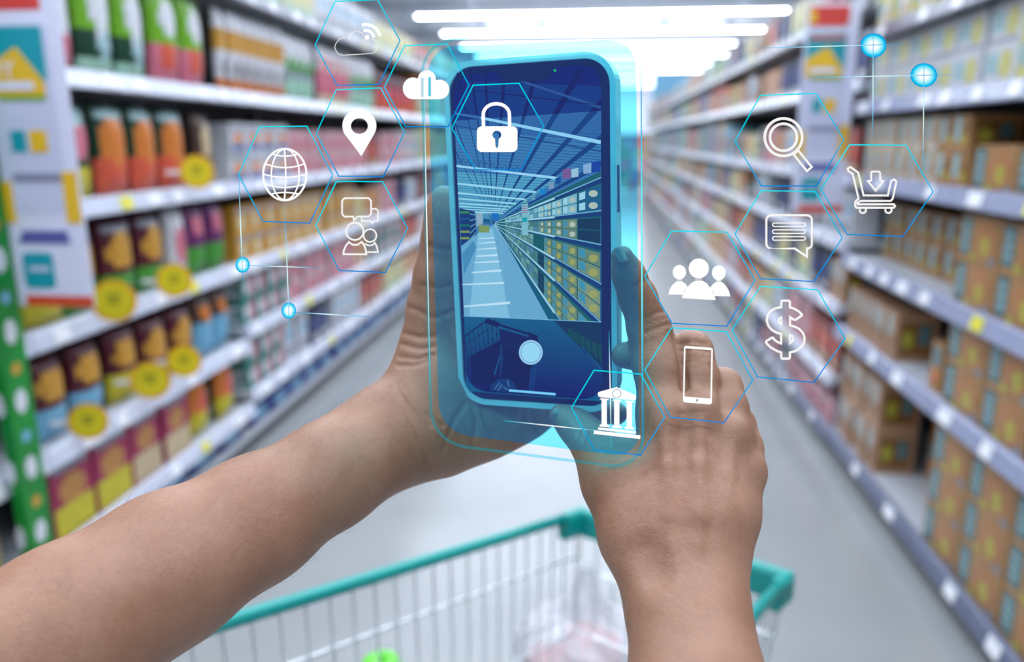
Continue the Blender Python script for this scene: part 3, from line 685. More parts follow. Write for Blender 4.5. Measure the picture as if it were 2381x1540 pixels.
def rquad(q, r, n=8):
    pts = []
    for i in range(4):
        p = np.array(q[i]); a = np.array(q[i-1]); b = np.array(q[(i+1) % 4])
        A = p + (a-p)/np.linalg.norm(a-p)*r; B = p + (b-p)/np.linalg.norm(b-p)*r
        for k in range(n+1): t = k/n; pts.append(tuple((1-t)**2*A + 2*t*(1-t)*p*.8 + 2*t*(1-t)*.1*(A+B) + t*t*B))
    return pts
DR = rquad(DQ, 46)
def spoly(pts, cols, lay, region=None):
    """cols: one colour or one per point (only unclipped)"""
    if isinstance(cols[0], (int, float)):
        pts = clip(list(pts), region or DR)
        if len(pts) < 3: return
        cols = [cols]*len(pts)
    i = len(SV); z = -0.00004 - lay*0.000006
    for p in pts:
        u, v = px_phone(*p); SV.append(tuple(np.array(phone_pt(u, v, z))-ploc))
    SF.append(tuple(range(i, i+len(pts)))); SC.extend([scol(*c) for c in cols])
def sline(a, b, wa, wb, c, lay, region=None):
    a = np.array(a, float); b = np.array(b, float); d = b-a; n = np.array([-d[1], d[0]])/np.linalg.norm(d)
    spoly([tuple(a+n*wa/2), tuple(b+n*wb/2), tuple(b-n*wb/2), tuple(a-n*wa/2)], c, lay, region)
VPx, VPy = 1147.0, 520.0
LIVE = [(1057, 281), (1398, 258), (1398, 749), (1079, 735)]
spoly(DR, (14, 26, 104), 0)
# dim strip above the live view
UP = [(1050, 150), (1400, 140), (1398, 258), (1057, 281)]
spoly([(1052, 168), (1396, 150), (1398, 258), (1057, 281)], (28, 46, 118), 1)
spoly([(1090, 190), (1398, 200), (1398, 258), (1057, 281)], (24, 62, 132), 2, UP)
# live view
spoly(LIVE, (64, 122, 178), 1)
spoly([(1057, 281), (1398, 258), (1398, 330), (1059, 300)], (56, 104, 166), 2, LIVE)
spoly([(1060, 400), (1300, 415), (1150, 520), (1066, 500)], (84, 160, 196), 2, LIVE)
rs = random.Random(4)
for k in range(44):       # ceiling sheets seams
    t = (k/44.0)**1.6; y = 520-250*t
    sline((1057, y-2*t), (1398, y+36*t), .8, .8+1.2*t, (40, 92, 150), 3, LIVE)
for (x, wd_) in ((1060, 3), (1093, 5), (1128, 6), (1174, 8), (1250, 11), (1352, 17), (1470, 20), (1600, 24), (1800, 30), (1010, 4), (960, 4)):
    sline((VPx, VPy), (x, 160), .6, wd_, (26, 70, 130), 4, LIVE); sline((VPx, VPy), (x, 160), .6, wd_, (12, 30, 104), 4, UP)
sline((1057, 205), (1398, 245), 2, 3, (14, 30, 100), 5, UP); sline((1200, 185), (1398, 250), 5, 7, (50, 86, 150), 5, UP)
sline((1057, 292), (1398, 352), 2, 3, (30, 70, 130), 5, LIVE)
for k in range(12): sline((1062+14*k, 366+2*k), (1069+14*k, 380+2*k), 1, 1, (30, 74, 130), 5, LIVE); sline((1069+14*k, 380+2*k), (1076+14*k, 368+2*k), 1, 1, (30, 74, 130), 5, LIVE)
for a, b, wa, wb, c in (((1059, 264), (1118, 274), 5, 6, (60, 110, 170)), ((1118, 274), (1397, 331), 6, 9, (140, 205, 240)), ((1061, 386), (1300, 415), 5, 6, (150, 210, 240)), ((1064, 427), (1246, 447), 4.5, 5, (150, 212, 240)),
                        ((1065, 449), (1222, 464), 4, 4, (150, 212, 238)), ((1066, 462), (1200, 474), 3.5, 3.5, (150, 214, 236)), ((1067, 473), (1188, 481), 3, 3, (150, 214, 236)), ((1067, 480), (1180, 487), 2.5, 2.5, (150, 214, 236)), ((1067, 486), (1175, 491), 2, 2, (150, 214, 236)), ((1068, 492), (1170, 496), 3, 3, (160, 220, 236))):
    sline(a, b, wa, wb, c, 6, None)
# floor
spoly([(1073, 570), (1108, 545), (1150, 522), (1158, 524), (1292, 750), (1079, 740)], (104, 166, 204), 7, LIVE)
spoly([(1112, 540), (1146, 532), (1186, 745), (1090, 745)], (128, 188, 220), 8, LIVE)
spoly([(1079, 640), (1075, 590), (1100, 560), (1108, 575)], (72, 140, 184), 8, LIVE)
for a, b, wa in (((1079, 713), (1186, 704), 6), ((1075, 662), (1173, 658), 4.5), ((1097, 634), (1166, 629), 5), ((1103, 611), (1161, 608), 4), ((1108, 596), (1157, 593), 5), ((1110, 580), (1155, 577), 3.5), ((1112, 566), (1152, 563), 3), ((1114, 555), (1150, 553), 3)):
    sline(a, b, wa*.5, wa, (188, 226, 244), 9, LIVE)
sline((1165, 560), (1178, 740), .8, 1, (124, 180, 210), 9, LIVE)
# left racks on the screen
spoly([(1068, 484), (1104, 492), (1108, 545), (1073, 572)], (14, 62, 116), 10, LIVE)
for k in range(5):
    y = 494+15*k; sline((1070, y), (1092, y), 5, 5, rs.choice([(20, 110, 100), (60, 140, 90), (20, 84, 150), (120, 150, 60)]), 11, LIVE)
    sline((1093, y+4), (1107, 500+10*k), 2, 1.5, (100, 170, 200), 11, LIVE)
spoly([(1108, 494), (1122, 496), (1123, 520), (1108, 528)], (140, 170, 190), 10, LIVE); spoly([(1113, 523), (1138, 525), (1138, 541), (1113, 541)], (120, 150, 60), 11, LIVE); sline((1124, 512), (1140, 514), 8, 8, (20, 90, 130), 11, LIVE)
spoly([(1144, 495), (1160, 496), (1160, 512), (1144, 510)], (20, 110, 190), 11, LIVE)
# right rack on the screen
def ry(yr, x): return VPy + (yr-VPy)*(x-VPx)/250.0
lips = [413, 490, 569, 660, 749, 880]
spoly([(1152, 517), (1397, 398), (1397, 760), (1305, 760), (1155, 526)], (38, 96, 112), 10, LIVE)
xs = [VPx + 1/(.0040+.00112*n) for n in range(-1, 30)]
for li in range(5):
    for n in range(len(xs)-1):
        x1, x0 = xs[n], xs[n+1]
        rows_ = 3 if li == 4 else 2
        for r_ in range(rows_):
            def yy(x, f): return ry(lips[li], x)*(1-f) + ry(lips[li+1], x)*f
            f0 = .20 + .78*r_/rows_; f1 = .20 + .78*(r_+1)/rows_
            near = n < 6
            if li in (1,) and n < 2: base = (14, 62, 92)
            elif li == 0: base = rs.choice([(120, 180, 200), (130, 190, 200), (90, 150, 180)]) if n > 1 else (40, 96, 140)
            else: base = rs.choice([(112, 140, 118), (100, 132, 116), (122, 148, 124)]) if near else rs.choice([(90, 140, 140), (110, 160, 160), (70, 120, 130), (80, 130, 160)])
            if n in (5, 6) and li in (2,): base = (10, 92, 104)
            if n in (5,) and li in (4, 3): base = (8, 66, 88)
            q = lambda u, f: (x0+(x1-x0)*u, yy(x0+(x1-x0)*u, f0+(f1-f0)*f))
            spoly([q(.03, .04), q(.97, .04), q(.97, .96), q(.03, .96)], base, 11, LIVE)
            if near and base[0] > 20:
                spoly([q(.08, .12), q(.34, .12), q(.34, .8), q(.08, .8)], (64, 142, 176) if li else (150, 205, 225), 12, LIVE)
                cx_, cy_ = q(.68, .55); rx = (x1-x0)*.2; rv = abs(q(.5, 1)[1]-q(.5, 0)[1])*.3
                spoly([(cx_+rx*cos(a), cy_+rv*sin(a)) for a in [2*pi*k/10 for k in range(10)]], (150, 160, 100) if li > 1 else (170, 190, 180), 12, LIVE)
for li, yl in enumerate(lips):
    dk = (12, 66, 120)
    sline((VPx+6, ry(yl, VPx+6)), (1400, ry(yl, 1400)+6), 1, 14 if li < 5 else 10, dk, 13, LIVE)
    sline((VPx+4, ry(yl, VPx+4)-.5), (1290, ry(yl, 1290)+2), 1, 5, (150, 206, 226), 14, LIVE)
    sline((1290, ry(yl, 1290)), (1400, ry(yl, 1400)), 2.5, 3, (110, 170, 206), 14, LIVE)
spoly([(1155, 526), (1160, 528), (1310, 760), (1285, 760)], (20, 92, 124), 13, LIVE)
spoly([(1213, 476), (1228, 473), (1228, 548), (1213, 546)], (120, 184, 200), 15, LIVE)
for k in range(4): sline((1214, 480+5*k), (1227, 479+5*k), 2, 2, (150, 110, 150), 16, LIVE)
spoly([(1214, 506), (1226, 505), (1226, 516), (1214, 517)], (40, 160, 170), 16, LIVE)
for (x, y, s_, c) in ((1318, 404, 18, (120, 90, 150)), (1337, 402, 16, (150, 190, 216)), (1366, 392, 18, (130, 170, 210)), (1386, 388, 20, (20, 70, 160)), (1298, 420, 12, (30, 80, 150)), (1262, 446, 12, (30, 130, 200)), (1282, 432, 12, (120, 150, 180)), (1240, 460, 9, (90, 150, 180)), (1222, 468, 7, (100, 170, 170))):
    spoly([(x-s_*.55, y-s_*.5), (x+s_*.5, y-s_*.75), (x+s_*.5, y+s_*.55), (x-s_*.5, y+s_*.7)], c, 15, LIVE)
sline((1078, 735), (1398, 749), 1.4, 1.4, (120, 190, 226), 17)
# dim zone below the live view with the cart
LOWR = [(1079, 736), (1398, 750), (1402, 934), (1084, 910)]
spoly([(1079, 736), (1290, 745), (1402, 934), (1084, 910)], (10, 92, 140), 2, LOWR)
i0 = len(SC)
lowp = [(1079, 736), (1398, 750)] + DR[18:36]
def lowc(p):
    t_ = min(1, max(0, (p[1]-740)/185)); r_ = min(1, max(0, (p[0]-1080)/320))
    return (8+8*t_*r_, 96-(66-14*r_)*t_, 140-(42-14*r_)*t_)
spoly(lowp, [lowc(p) for p in lowp], 3)
spoly([(1288, 746), (1398, 750), (1398, 855), (1390, 850)], (6, 60, 98), 4, LOWR)
sline((1352, 805), (1398, 858), 1.5, 3, (36, 96, 150), 5, LOWR)
for k in range(6): spoly([(1320+14*k, 765+7*k), (1332+14*k, 765+9*k), (1332+14*k, 790+12*k), (1320+14*k, 780+9*k)], (8, 78, 92), 5, LOWR)
def cline(a, b, w_, c=(4, 40, 88)): sline(a, b, w_, w_, c, 6, LOWR)
cline((1079, 784), (1130, 746), 3); cline((1130, 746), (1160, 756), 12); cline((1155, 754), (1250, 783), 5)
spoly([(1228, 772), (1250, 781), (1252, 796), (1230, 788)], (4, 40, 84), 7, LOWR)
for k in range(8): cline((1080+10*k, 785-7.4*k), (1092+9.5*k, 865-9*k), 1.4)
for k in range(11): cline((1136+9*k, 755+2.8*k), (1136+9*k, 800+2*k), 1.2)
cline((1082, 803), (1134, 766), 1.4); cline((1086, 846), (1136, 795), 1.4)
spoly([(1160, 764), (1232, 785), (1240, 860), (1172, 850)], (8, 46, 100), 6, LOWR)
spoly([(1172, 810), (1238, 830), (1228, 905), (1165, 900)], (4, 22, 70), 7, LOWR)
spoly([(1092, 830), (1165, 790), (1160, 900), (1100, 892)], (8, 34, 96), 7, LOWR)
for k in range(3): sline((1242+4*k, 800), (1230+5*k, 915), 1.2, 1.8, (24, 78, 140), 8, LOWR)
sline((1162, 830), (1150, 872), 2, 3, (36, 96, 150), 8, LOWR)
spoly([(1142, 895), (1160, 882), (1180, 880), (1196, 890), (1204, 914), (1140, 908)], (30, 62, 120), 8, LOWR)
for (a, b) in (((1150, 905), (1162, 890)), ((1158, 908), (1168, 894)), ((1180, 884), (1184, 900)), ((1170, 900), (1180, 906))): sline(a, b, 1.5, 1.5, (90, 140, 190), 9, LOWR)
smesh = bpy.data.meshes.new('display'); smesh.from_pydata(SV, [], SF); ca = smesh.color_attributes.new('Col', 'FLOAT_COLOR', 'POINT')
for i, c in enumerate(SC): ca.data[i].color = (*c, 1)
smesh.materials.append(EMV); disp = bpy.data.objects.new('display', smesh); COL.objects.link(disp); disp.parent = phone
disp['label'] = 'lit screen showing a supermarket aisle in a camera view'
def sobj(nm, polys, lay):
    """small glowing pieces of the camera screen, as a part of their own; polys: (pts, colour)"""
    vs, fs, cs = [], [], []
    for q, (pts, c) in enumerate(polys):
        i = len(vs)
        for p in pts: u, v = px_phone(*p); vs.append(tuple(np.array(phone_pt(u, v, -.0002-lay*.00002-q*.00001))-ploc)); cs.append(c)
        fs.append(tuple(range(i, i+len(pts))))
    me = bpy.data.meshes.new(nm); me.from_pydata(vs, [], fs); ca = me.color_attributes.new('Col', 'FLOAT_COLOR', 'POINT')
    for i, c in enumerate(cs): ca.data[i].color = (*scol(*c), 1)
    me.materials.append(EMV); o = bpy.data.objects.new(nm, me); COL.objects.link(o); o.parent = disp; return o
ell = lambda x, y, a, b, n=32: [(x+a*cos(2*pi*k/n), y+b*sin(2*pi*k/n)) for k in range(n)]
sobj('shutter_button', [(ell(1234.5, 819.5, 27.5, 28.5), (158, 212, 246)), (ell(1234.5, 819.5, 23.5, 24.6), (50, 60, 130)), (ell(1234.5, 819.5, 22.6, 23.6), (150, 214, 244))], 1)
sobj('home_bar', [([(1183, 907), (1185, 905.4), (1291, 914), (1293.5, 917), (1291, 919.6), (1184, 910.4)], (120, 206, 246))], 1)
nq = []
for p in [(1154, 158), (1158, 176), (1168, 187), (1182, 191), (1262, 188), (1276, 183), (1283, 170), (1285, 152)]: nq.append(px_phone(*p))
plate(nq, -.0005, -.0003, GLASS, 'notch', disp)
sobj('indicator_dot', [(ell(1290.5, 164, 3.6, 3.6, 12), (20, 160, 110))], 3)

# ================================================================== PERSON (two bare arms)
def smin(a, b, k):
    h = np.maximum(k-np.abs(a-b), 0)/k
    return np.minimum(a, b) - h*h*k*0.25
def rcone(X, Y, Z, a, b, r1, r2):
    ba = b-a; l2 = float(ba@ba); rr_ = r1-r2; a2 = l2-rr_*rr_; il2 = 1/l2
    px, py, pz = X-a[0], Y-a[1], Z-a[2]
    y = px*ba[0]+py*ba[1]+pz*ba[2]; z = y-l2
    qx = px*l2-ba[0]*y; qy = py*l2-ba[1]*y; qz = pz*l2-ba[2]*y
    x2 = qx*qx+qy*qy+qz*qz; y2 = y*y*l2; z2 = z*z*l2
    k = np.sign(rr_)*rr_*rr_*x2
    d3 = (np.sqrt(x2*a2*il2)+y*rr_)*il2 - r1
    d1 = np.sqrt(x2+z2)*il2 - r2; d2 = np.sqrt(x2+y2)*il2 - r1
    return np.where(np.sign(z)*a2*z2 > k, d1, np.where(np.sign(y)*a2*y2 < k, d2, d3))
def nets(f, org, h):
    nx, ny, nz = f.shape; s = f < 0
    c = np.zeros((nx-1, ny-1, nz-1), np.int8)
    for i in (0, 1):
        for j in (0, 1):
            for k in (0, 1): c += s[i:nx-1+i, j:ny-1+j, k:nz-1+k]
    act = (c > 0) & (c < 8); idx = np.full(act.shape, -1, np.int64); I, J, Kk = np.nonzero(act); n = len(I); idx[I, J, Kk] = np.arange(n)
    pos = np.zeros((n, 3)); cntv = np.zeros(n)
    cor = [(i, j, k) for i in (0, 1) for j in (0, 1) for k in (0, 1)]
    for p in cor:
        for ax_ in range(3):
            if p[ax_]: continue
            q = list(p); q[ax_] = 1
            fa = f[I+p[0], J+p[1], Kk+p[2]]; fb = f[I+q[0], J+q[1], Kk+q[2]]; cr = (fa < 0) != (fb < 0)
            t = np.where(cr, fa/np.where(cr, fa-fb, 1), 0); v = np.repeat(np.array(p, float)[None], n, 0); v[:, ax_] = t
            pos[cr] += v[cr]; cntv[cr] += 1
    V = (pos/cntv[:, None] + np.stack([I, J, Kk], 1))*h + org
    faces = []
    for ax_ in range(3):
        o1, o2 = [(1, 2), (2, 0), (0, 1)][ax_]
        sl0 = [slice(1, -1)]*3; sl0[ax_] = slice(0, -1); sl1 = [slice(1, -1)]*3; sl1[ax_] = slice(1, None)
        A = s[tuple(sl0)]; B = s[tuple(sl1)]; off = [1, 1, 1]; off[ax_] = 0
        for inv in (False, True):
            e = np.stack(np.nonzero((A & ~B) if not inv else (~A & B)), 1) + np.array(off)
            def cell(d1, d2):
                q = e.copy(); q[:, o1] -= d1; q[:, o2] -= d2; return idx[q[:, 0], q[:, 1], q[:, 2]]
            quad = np.stack([cell(1, 1), cell(0, 1), cell(0, 0), cell(1, 0)], 1)
            if inv: quad = quad[:, ::-1]
            faces.append(quad)
    Fq = np.concatenate(faces); Fq = Fq[(Fq >= 0).all(1)]
    return V, Fq
def px3(p):
    """(px, py, depth, radius in px) -> camera-space centre and radius"""
    return camco(p[0], p[1], p[2]), p[3]*p[2]/F
def arm_mesh(groups, h, joins, carve=(), relief=()):
    """groups: list of (k, [chain of (px,py,d,r)], ...) smooth-joined inside; joins: blend used when merged to the rest"""
    allp = [px3(p) for g in groups for ch in g[1:] for p in ch]
    lo = np.min([c-r_ for c, r_ in allp], 0)-.008; hi = np.max([c+r_ for c, r_ in allp], 0)+.008
    dims = np.ceil((hi-lo)/h).astype(int)+1
    gx = (lo[0]+h*np.arange(dims[0])).astype(np.float32); gy = (lo[1]+h*np.arange(dims[1])).astype(np.float32); gz = (lo[2]+h*np.arange(dims[2])).astype(np.float32)
    tot = np.full(dims, .05, np.float32)
    def stamp(field, a, ra, b, rb, k):
        mn = np.minimum(a-ra, b-rb)-.014; mx_ = np.maximum(a+ra, b+rb)+.014
        s0 = np.clip(((mn-lo)/h).astype(int), 0, dims-1); s1 = np.clip(np.ceil((mx_-lo)/h).astype(int)+1, 1, dims)
        sl = tuple(slice(s0[i], s1[i]) for i in range(3))
        X, Y, Z = np.meshgrid(gx[sl[0]], gy[sl[1]], gz[sl[2]], indexing='ij')
        d = rcone(X, Y, Z, a.astype(np.float32), b.astype(np.float32), np.float32(ra), np.float32(rb))
        field[sl] = smin(field[sl], d, k)
        return sl
    for gi, g in enumerate(groups):
        fld = np.full(dims, .05, np.float32)
        for ch in g[1:]:
            q = [px3(p) for p in ch]
            for (a, ra), (b, rb) in zip(q[:-1], q[1:]): stamp(fld, a, ra, b, rb, g[0])
        tot = smin(tot, fld, joins[gi])
    for (A_, B_, r_, dep) in carve:      # shallow valleys pressed softly along a segment
        a = camco(*A_); b = camco(*B_); R_ = r_*A_[2]/F; mn = np.minimum(a, b)-R_*2.5; mx_ = np.maximum(a, b)+R_*2.5
        s0 = np.clip(((mn-lo)/h).astype(int), 0, dims-1); s1 = np.clip(((mx_-lo)/h).astype(int)+1, 1, dims)
        sl = tuple(slice(s0[i], s1[i]) for i in range(3)); X, Y, Z = np.meshgrid(gx[sl[0]], gy[sl[1]], gz[sl[2]], indexing='ij')
        ba = b-a; tt = np.clip(((X-a[0])*ba[0]+(Y-a[1])*ba[1]+(Z-a[2])*ba[2])/(ba@ba), 0, 1)
        d2 = (X-a[0]-tt*ba[0])**2+(Y-a[1]-tt*ba[1])**2+(Z-a[2]-tt*ba[2])**2
        tot[sl] += dep*np.exp(-d2/(R_*R_))
    V, Fq = nets(tot, lo, h)
    # two rounds of smoothing
    for _ in range(2):
        acc = np.zeros_like(V); cn = np.zeros(len(V))
        for i in range(4):
            np.add.at(acc, Fq[:, i], V[Fq[:, (i+1) % 4]]); np.add.at(cn, Fq[:, i], 1)
            np.add.at(acc, Fq[:, i], V[Fq[:, (i-1) % 4]]); np.add.at(cn, Fq[:, i], 1)
        V = .5*V + .5*acc/np.maximum(cn, 1)[:, None]
    return V, Fq
SKIN = bpy.data.materials.new('skin'); SKIN.use_nodes = True; nt = SKIN.node_tree; b = nt.nodes['Principled BSDF']
tc = nt.nodes.new('ShaderNodeTexCoord')
def noise(sc, det=4, stretch=None):
    n = nt.nodes.new('ShaderNodeTexNoise'); n.inputs['Scale'].default_value = sc; n.inputs['Detail'].default_value = det
    nt.links.new(tc.outputs['Object'], n.inputs['Vector']); return n
n1 = noise(38); n2 = noise(420, 3); n3 = noise(1300, 2)
rp = nt.nodes.new('ShaderNodeValToRGB'); el_ = rp.color_ramp.elements
el_[0].position = .32; el_[0].color = (.268, .128, .074, 1); el_[1].position = .68; el_[1].color = (.345, .184, .118, 1)
nt.links.new(n1.outputs['Fac'], rp.inputs['Fac'])
mxc = nt.nodes.new('ShaderNodeMixRGB'); mxc.blend_type = 'MULTIPLY'; mxc.inputs['Fac'].default_value = .25
nt.links.new(rp.outputs['Color'], mxc.inputs['Color1']); nt.links.new(n2.outputs['Color'], mxc.inputs['Color2'])
hs = nt.nodes.new('ShaderNodeValToRGB'); hs.color_ramp.elements[0].color = (.62, .6, .6, 1); hs.color_ramp.elements[0].position = .3; hs.color_ramp.elements[1].color = (1, 1, 1, 1); hs.color_ramp.elements[1].position = .6
nt.links.new(n2.outputs['Fac'], hs.inputs['Fac']); nt.links.new(hs.outputs['Color'], mxc.inputs['Color2'])
nt.links.new(mxc.outputs['Color'], b.inputs['Base Color'])
b.inputs['Roughness'].default_value = .48; b.inputs['Specular IOR Level'].default_value = .4
b.inputs['Subsurface Weight'].default_value = .08; b.inputs['Subsurface Radius'].default_value = (.006, .002, .001); b.inputs['Subsurface Scale'].default_value = .6
bp = nt.nodes.new('ShaderNodeBump'); bp.inputs['Strength'].default_value = .35; bp.inputs['Distance'].default_value = .0006
ad = nt.nodes.new('ShaderNodeMath'); ad.operation = 'ADD'; nt.links.new(n2.outputs['Fac'], ad.inputs[0]); nt.links.new(n3.outputs['Fac'], ad.inputs[1])
nt.links.new(ad.outputs[0], bp.inputs['Height']); nt.links.new(bp.outputs['Normal'], b.inputs['Normal'])
NAIL = mat('fingernail', (.36, .20, .145), .3)
pl = at(1190, 1300, .33); person = empty('person', pl)
tag(person, 'person seen only as two bare forearms and hands holding up the phone', 'person')
HAIR = mat('body_hair', (.03, .02, .015), .5)
def arm_obj(groups, joins, label, carve=(), grooves=(), h=.0011, hair=None):
    V, Fq = arm_mesh(groups, h, joins, carve)
    if grooves:      # skin creases: shallow grooves pressed into the side that shows
        e1 = V[Fq[:, 2]]-V[Fq[:, 0]]; e2 = V[Fq[:, 3]]-V[Fq[:, 1]]; nf = np.cross(e1, e2); N = np.zeros_like(V)
        for i in range(4): np.add.at(N, Fq[:, i], nf)
        N /= np.linalg.norm(N, axis=1)[:, None]+1e-12
        if (N[:, 2]*(V[:, 2]-V[:, 2].mean())).mean() < 0: N = -N
        sx = CX+F*V[:, 0]/V[:, 2]; sy = CY-F*V[:, 1]/V[:, 2]; dep = np.zeros(len(V))
        for g in grooves:
            best = np.full(len(V), 1e9)
            for a, b in zip(g[:-1], g[1:]):
                ax_, ay_ = a; bx_, by_ = b; l2 = (bx_-ax_)**2+(by_-ay_)**2
                t = np.clip(((sx-ax_)*(bx_-ax_)+(sy-ay_)*(by_-ay_))/l2, 0, 1)
                best = np.minimum(best, (sx-ax_-t*(bx_-ax_))**2+(sy-ay_-t*(by_-ay_))**2)
            dep = np.maximum(dep, np.exp(-best/(2*4.2**2)))
        face_cam = np.clip(-N[:, 2]*2, 0, 1)
        V = V - N*(dep*face_cam*.00085)[:, None]
    W = toworld(V) - pl
    me = bpy.data.meshes.new('arm'); me.from_pydata(W.tolist(), [], Fq.tolist()); me.materials.append(SKIN)
    me.polygons.foreach_set('use_smooth', [True]*len(me.polygons)); me.update()
    bm = bmesh.new(); bm.from_mesh(me); bmesh.ops.recalc_face_normals(bm, faces=bm.faces); bm.to_mesh(me); bm.free()
    o = bpy.data.objects.new('arm', me); COL.objects.link(o); o.parent = person; o['label'] = label
    if hair:       # fine short hairs on the forearm
        rh = np.random.RandomState(hair[4]); sx = CX+F*V[:, 0]/V[:, 2]; sy = CY-F*V[:, 1]/V[:, 2]
        cand = np.nonzero((sx > hair[0]) & (sx < hair[1]) & (sy > hair[2]) & (sy < hair[3]))[0]
        cen = np.array([v.normal for v in me.vertices]); mbh = MB()
        for i_ in rh.choice(cand, min(hair[5], len(cand)), replace=False):
            nrm = Vector(cen[i_]); base = Vector(W[i_]); lie = Vector(hair[6]).normalized()
            tang = (lie - nrm*lie.dot(nrm)).normalized(); ln = rh.uniform(.003, .0075); sw = Vector(rh.randn(3)*.2)
            q = [base-nrm*.0003, base+nrm*ln*.3+tang*ln*.35+sw*ln*.2, base+nrm*ln*.42+tang*ln*.95+sw*ln*.6]
            mbh.tube(q, [.000024, .00002, .000006], HAIR, 3, False)
        hb = mbh.build('arm_hair', o); hb['kind'] = 'stuff'; hb['label'] = 'fine dark hairs on the forearm'
    return o
# left arm: forearm from the lower left, thumb up along the phone edge, palm and fingers behind the phone
LEFT = [
 (.012, [(-1100, 2120, .190, 330), (-470, 1800, .240, 250), (-110, 1618, .278, 206), (165, 1466, .300, 190), (390, 1324, .325, 166), (594, 1209, .348, 137), (770, 1102, .368, 114), (900, 1018, .385, 104)]),
 (.012, [(870, 1030, .388, 98), (965, 985, .395, 104), (1010, 905, .402, 96)],            # heel of the hand and thenar
        [(930, 1010, .392, 98), (1030, 1000, .402, 92), (1125, 965, .408, 92), (1205, 930, .410, 84), (1262, 908, .410, 68)],
        [(1010, 900, .404, 90), (1120, 880, .412, 95), (1210, 850, .414, 80)]),
 (.006, [(1008, 880, .400, 88), (1004, 800, .401, 68), (1010, 715, .399, 59), (1022, 640, .395, 55), (1034, 560, .3915, 50), (1036, 500, .389, 43), (1033, 465, .387, 33)]),
 (.004, [(1255, 905, .408, 62), (1330, 925, .402, 38), (1395, 950, .394, 32), (1433, 962, .388, 27)]),
 (.004, [(1235, 860, .412, 60), (1310, 845, .408, 40), (1385, 840, .404, 32)]),
 (.004, [(1215, 810, .412, 62), (1300, 770, .408, 42), (1380, 755, .404, 32)]),
 (.004, [(1170, 800, .412, 64), (1250, 710, .408, 44), (1330, 660, .402, 34)]),
]
LGR = [[(903, 903), (925, 945), (962, 1010), (990, 1060), (1002, 1090)], [(930, 893), (960, 940), (1000, 990)], [(938, 905), (985, 960), (1030, 990)], [(1085, 935), (1058, 975), (1040, 1020), (1030, 1050)], [(1120, 945), (1130, 985), (1150, 1020)], [(1095, 940), (1110, 980), (1100, 1030)], [(995, 572), (1020, 578), (1046, 582)], [(985, 664), (1020, 672), (1052, 664)], [(980, 728), (1015, 740), (1055, 724)], [(952, 716), (972, 722), (990, 730)], [(940, 775), (975, 785), (1010, 782)], [(935, 800), (975, 812), (1010, 806)], [(1242, 930), (1236, 965), (1246, 995)], [(1215, 930), (1212, 965), (1220, 1005)], [(925, 850), (960, 850), (1000, 838)], [(930, 830), (970, 835), (1010, 825)]]
arm_obj(LEFT, [.012, .014, .010, .005, .004, .004, .004], 'left forearm and hand, thumb laid along the phone edge, palm behind it', (), LGR, hair=(60, 820, 900, 1400, 2, 700, tuple(at(900, 1000, .38)-at(300, 1300, .32)+np.array([0, 0, .12]))))
# right arm: back of the hand toward the camera, index finger on the phone edge, thumb on its lower edge
MCS = [[(1572, 1420, .306, 92), (1560, 1200, .322, 86), (1545, 970, .340, 60)],
       [(1606, 1420, .304, 90), (1622, 1200, .320, 82), (1625, 960, .339, 58)],
       [(1632, 1420, .306, 86), (1672, 1200, .322, 70), (1698, 1010, .340, 52)],
       [(1645, 1420, .310, 80), (1700, 1200, .328, 60), (1732, 1095, .340, 47)]]
def lerp4(a, b, t): return tuple(x*(1-t)+y*t for x, y in zip(a, b))
TEND = []
for ch, w0 in zip(MCS, (9, 11, 11, 9)):           # extensor tendons, just proud of the back of the hand
    c2_ = [lerp4(ch[0], ch[1], .35), lerp4(ch[0], ch[1], .7), ch[1], lerp4(ch[1], ch[2], .5), lerp4(ch[1], ch[2], .93)]
    TEND.append([(p[0], p[1], p[2]-p[3]*p[2]/F+o_, w0*f_) for p, o_, f_ in zip(c2_, (.0028, .0008, -.0002, -.0006, -.0004), (.6, .9, 1, 1.1, 1.3))])
KNOB = [[(1545, 958, .3300, 34), (1545, 975, .3300, 34)], [(1626, 950, .3300, 34), (1627, 966, .3300, 34)], [(1701, 1002, .3315, 30), (1703, 1016, .3315, 30)], [(1738, 1090, .3330, 32), (1742, 1100, .3330, 32)]]
RIGHT = [
 (.012, [(1610, 2400, .200, 220), (1592, 1760, .268, 136), (1582, 1560, .290, 103), (1572, 1440, .302, 97)], [(1700, 2400, .200, 200), (1668, 1760, .268, 122), (1652, 1560, .290, 104), (1640, 1440, .302, 86)]),
 (.006, *MCS),
 (.010, [(1570, 1400, .310, 92), (1486, 1250, .322, 82), (1426, 1122, .334, 67)], [(1500, 1180, .330, 70), (1452, 1082, .342, 46)]),
 (.005, [(1426, 1122, .334, 66), (1398, 1062, .343, 54), (1372, 1024, .350, 45), (1340, 993, .356, 38), (1304, 967, .360, 28)]),
 (.005, [(1545, 970, .340, 60), (1528, 850, .345, 52), (1510, 765, .348, 47), (1482, 690, .345, 40), (1462, 640, .340, 34), (1446, 596, .3345, 26)]),
 (.004, [(1625, 960, .339, 58), (1618, 880, .345, 50), (1607, 818, .350, 47), (1525, 836, .372, 38), (1452, 826, .3545, 31)]),
 (.004, [(1698, 1010, .340, 52), (1690, 950, .345, 46), (1680, 900, .351, 42), (1600, 916, .378, 36), (1510, 912, .374, 29)]),
 (.004, [(1732, 1095, .340, 46), (1730, 1040, .346, 40), (1716, 985, .352, 36), (1650, 1000, .378, 30), (1590, 1010, .378, 26)]),
 (.004, *TEND), (.004, *KNOB),
]
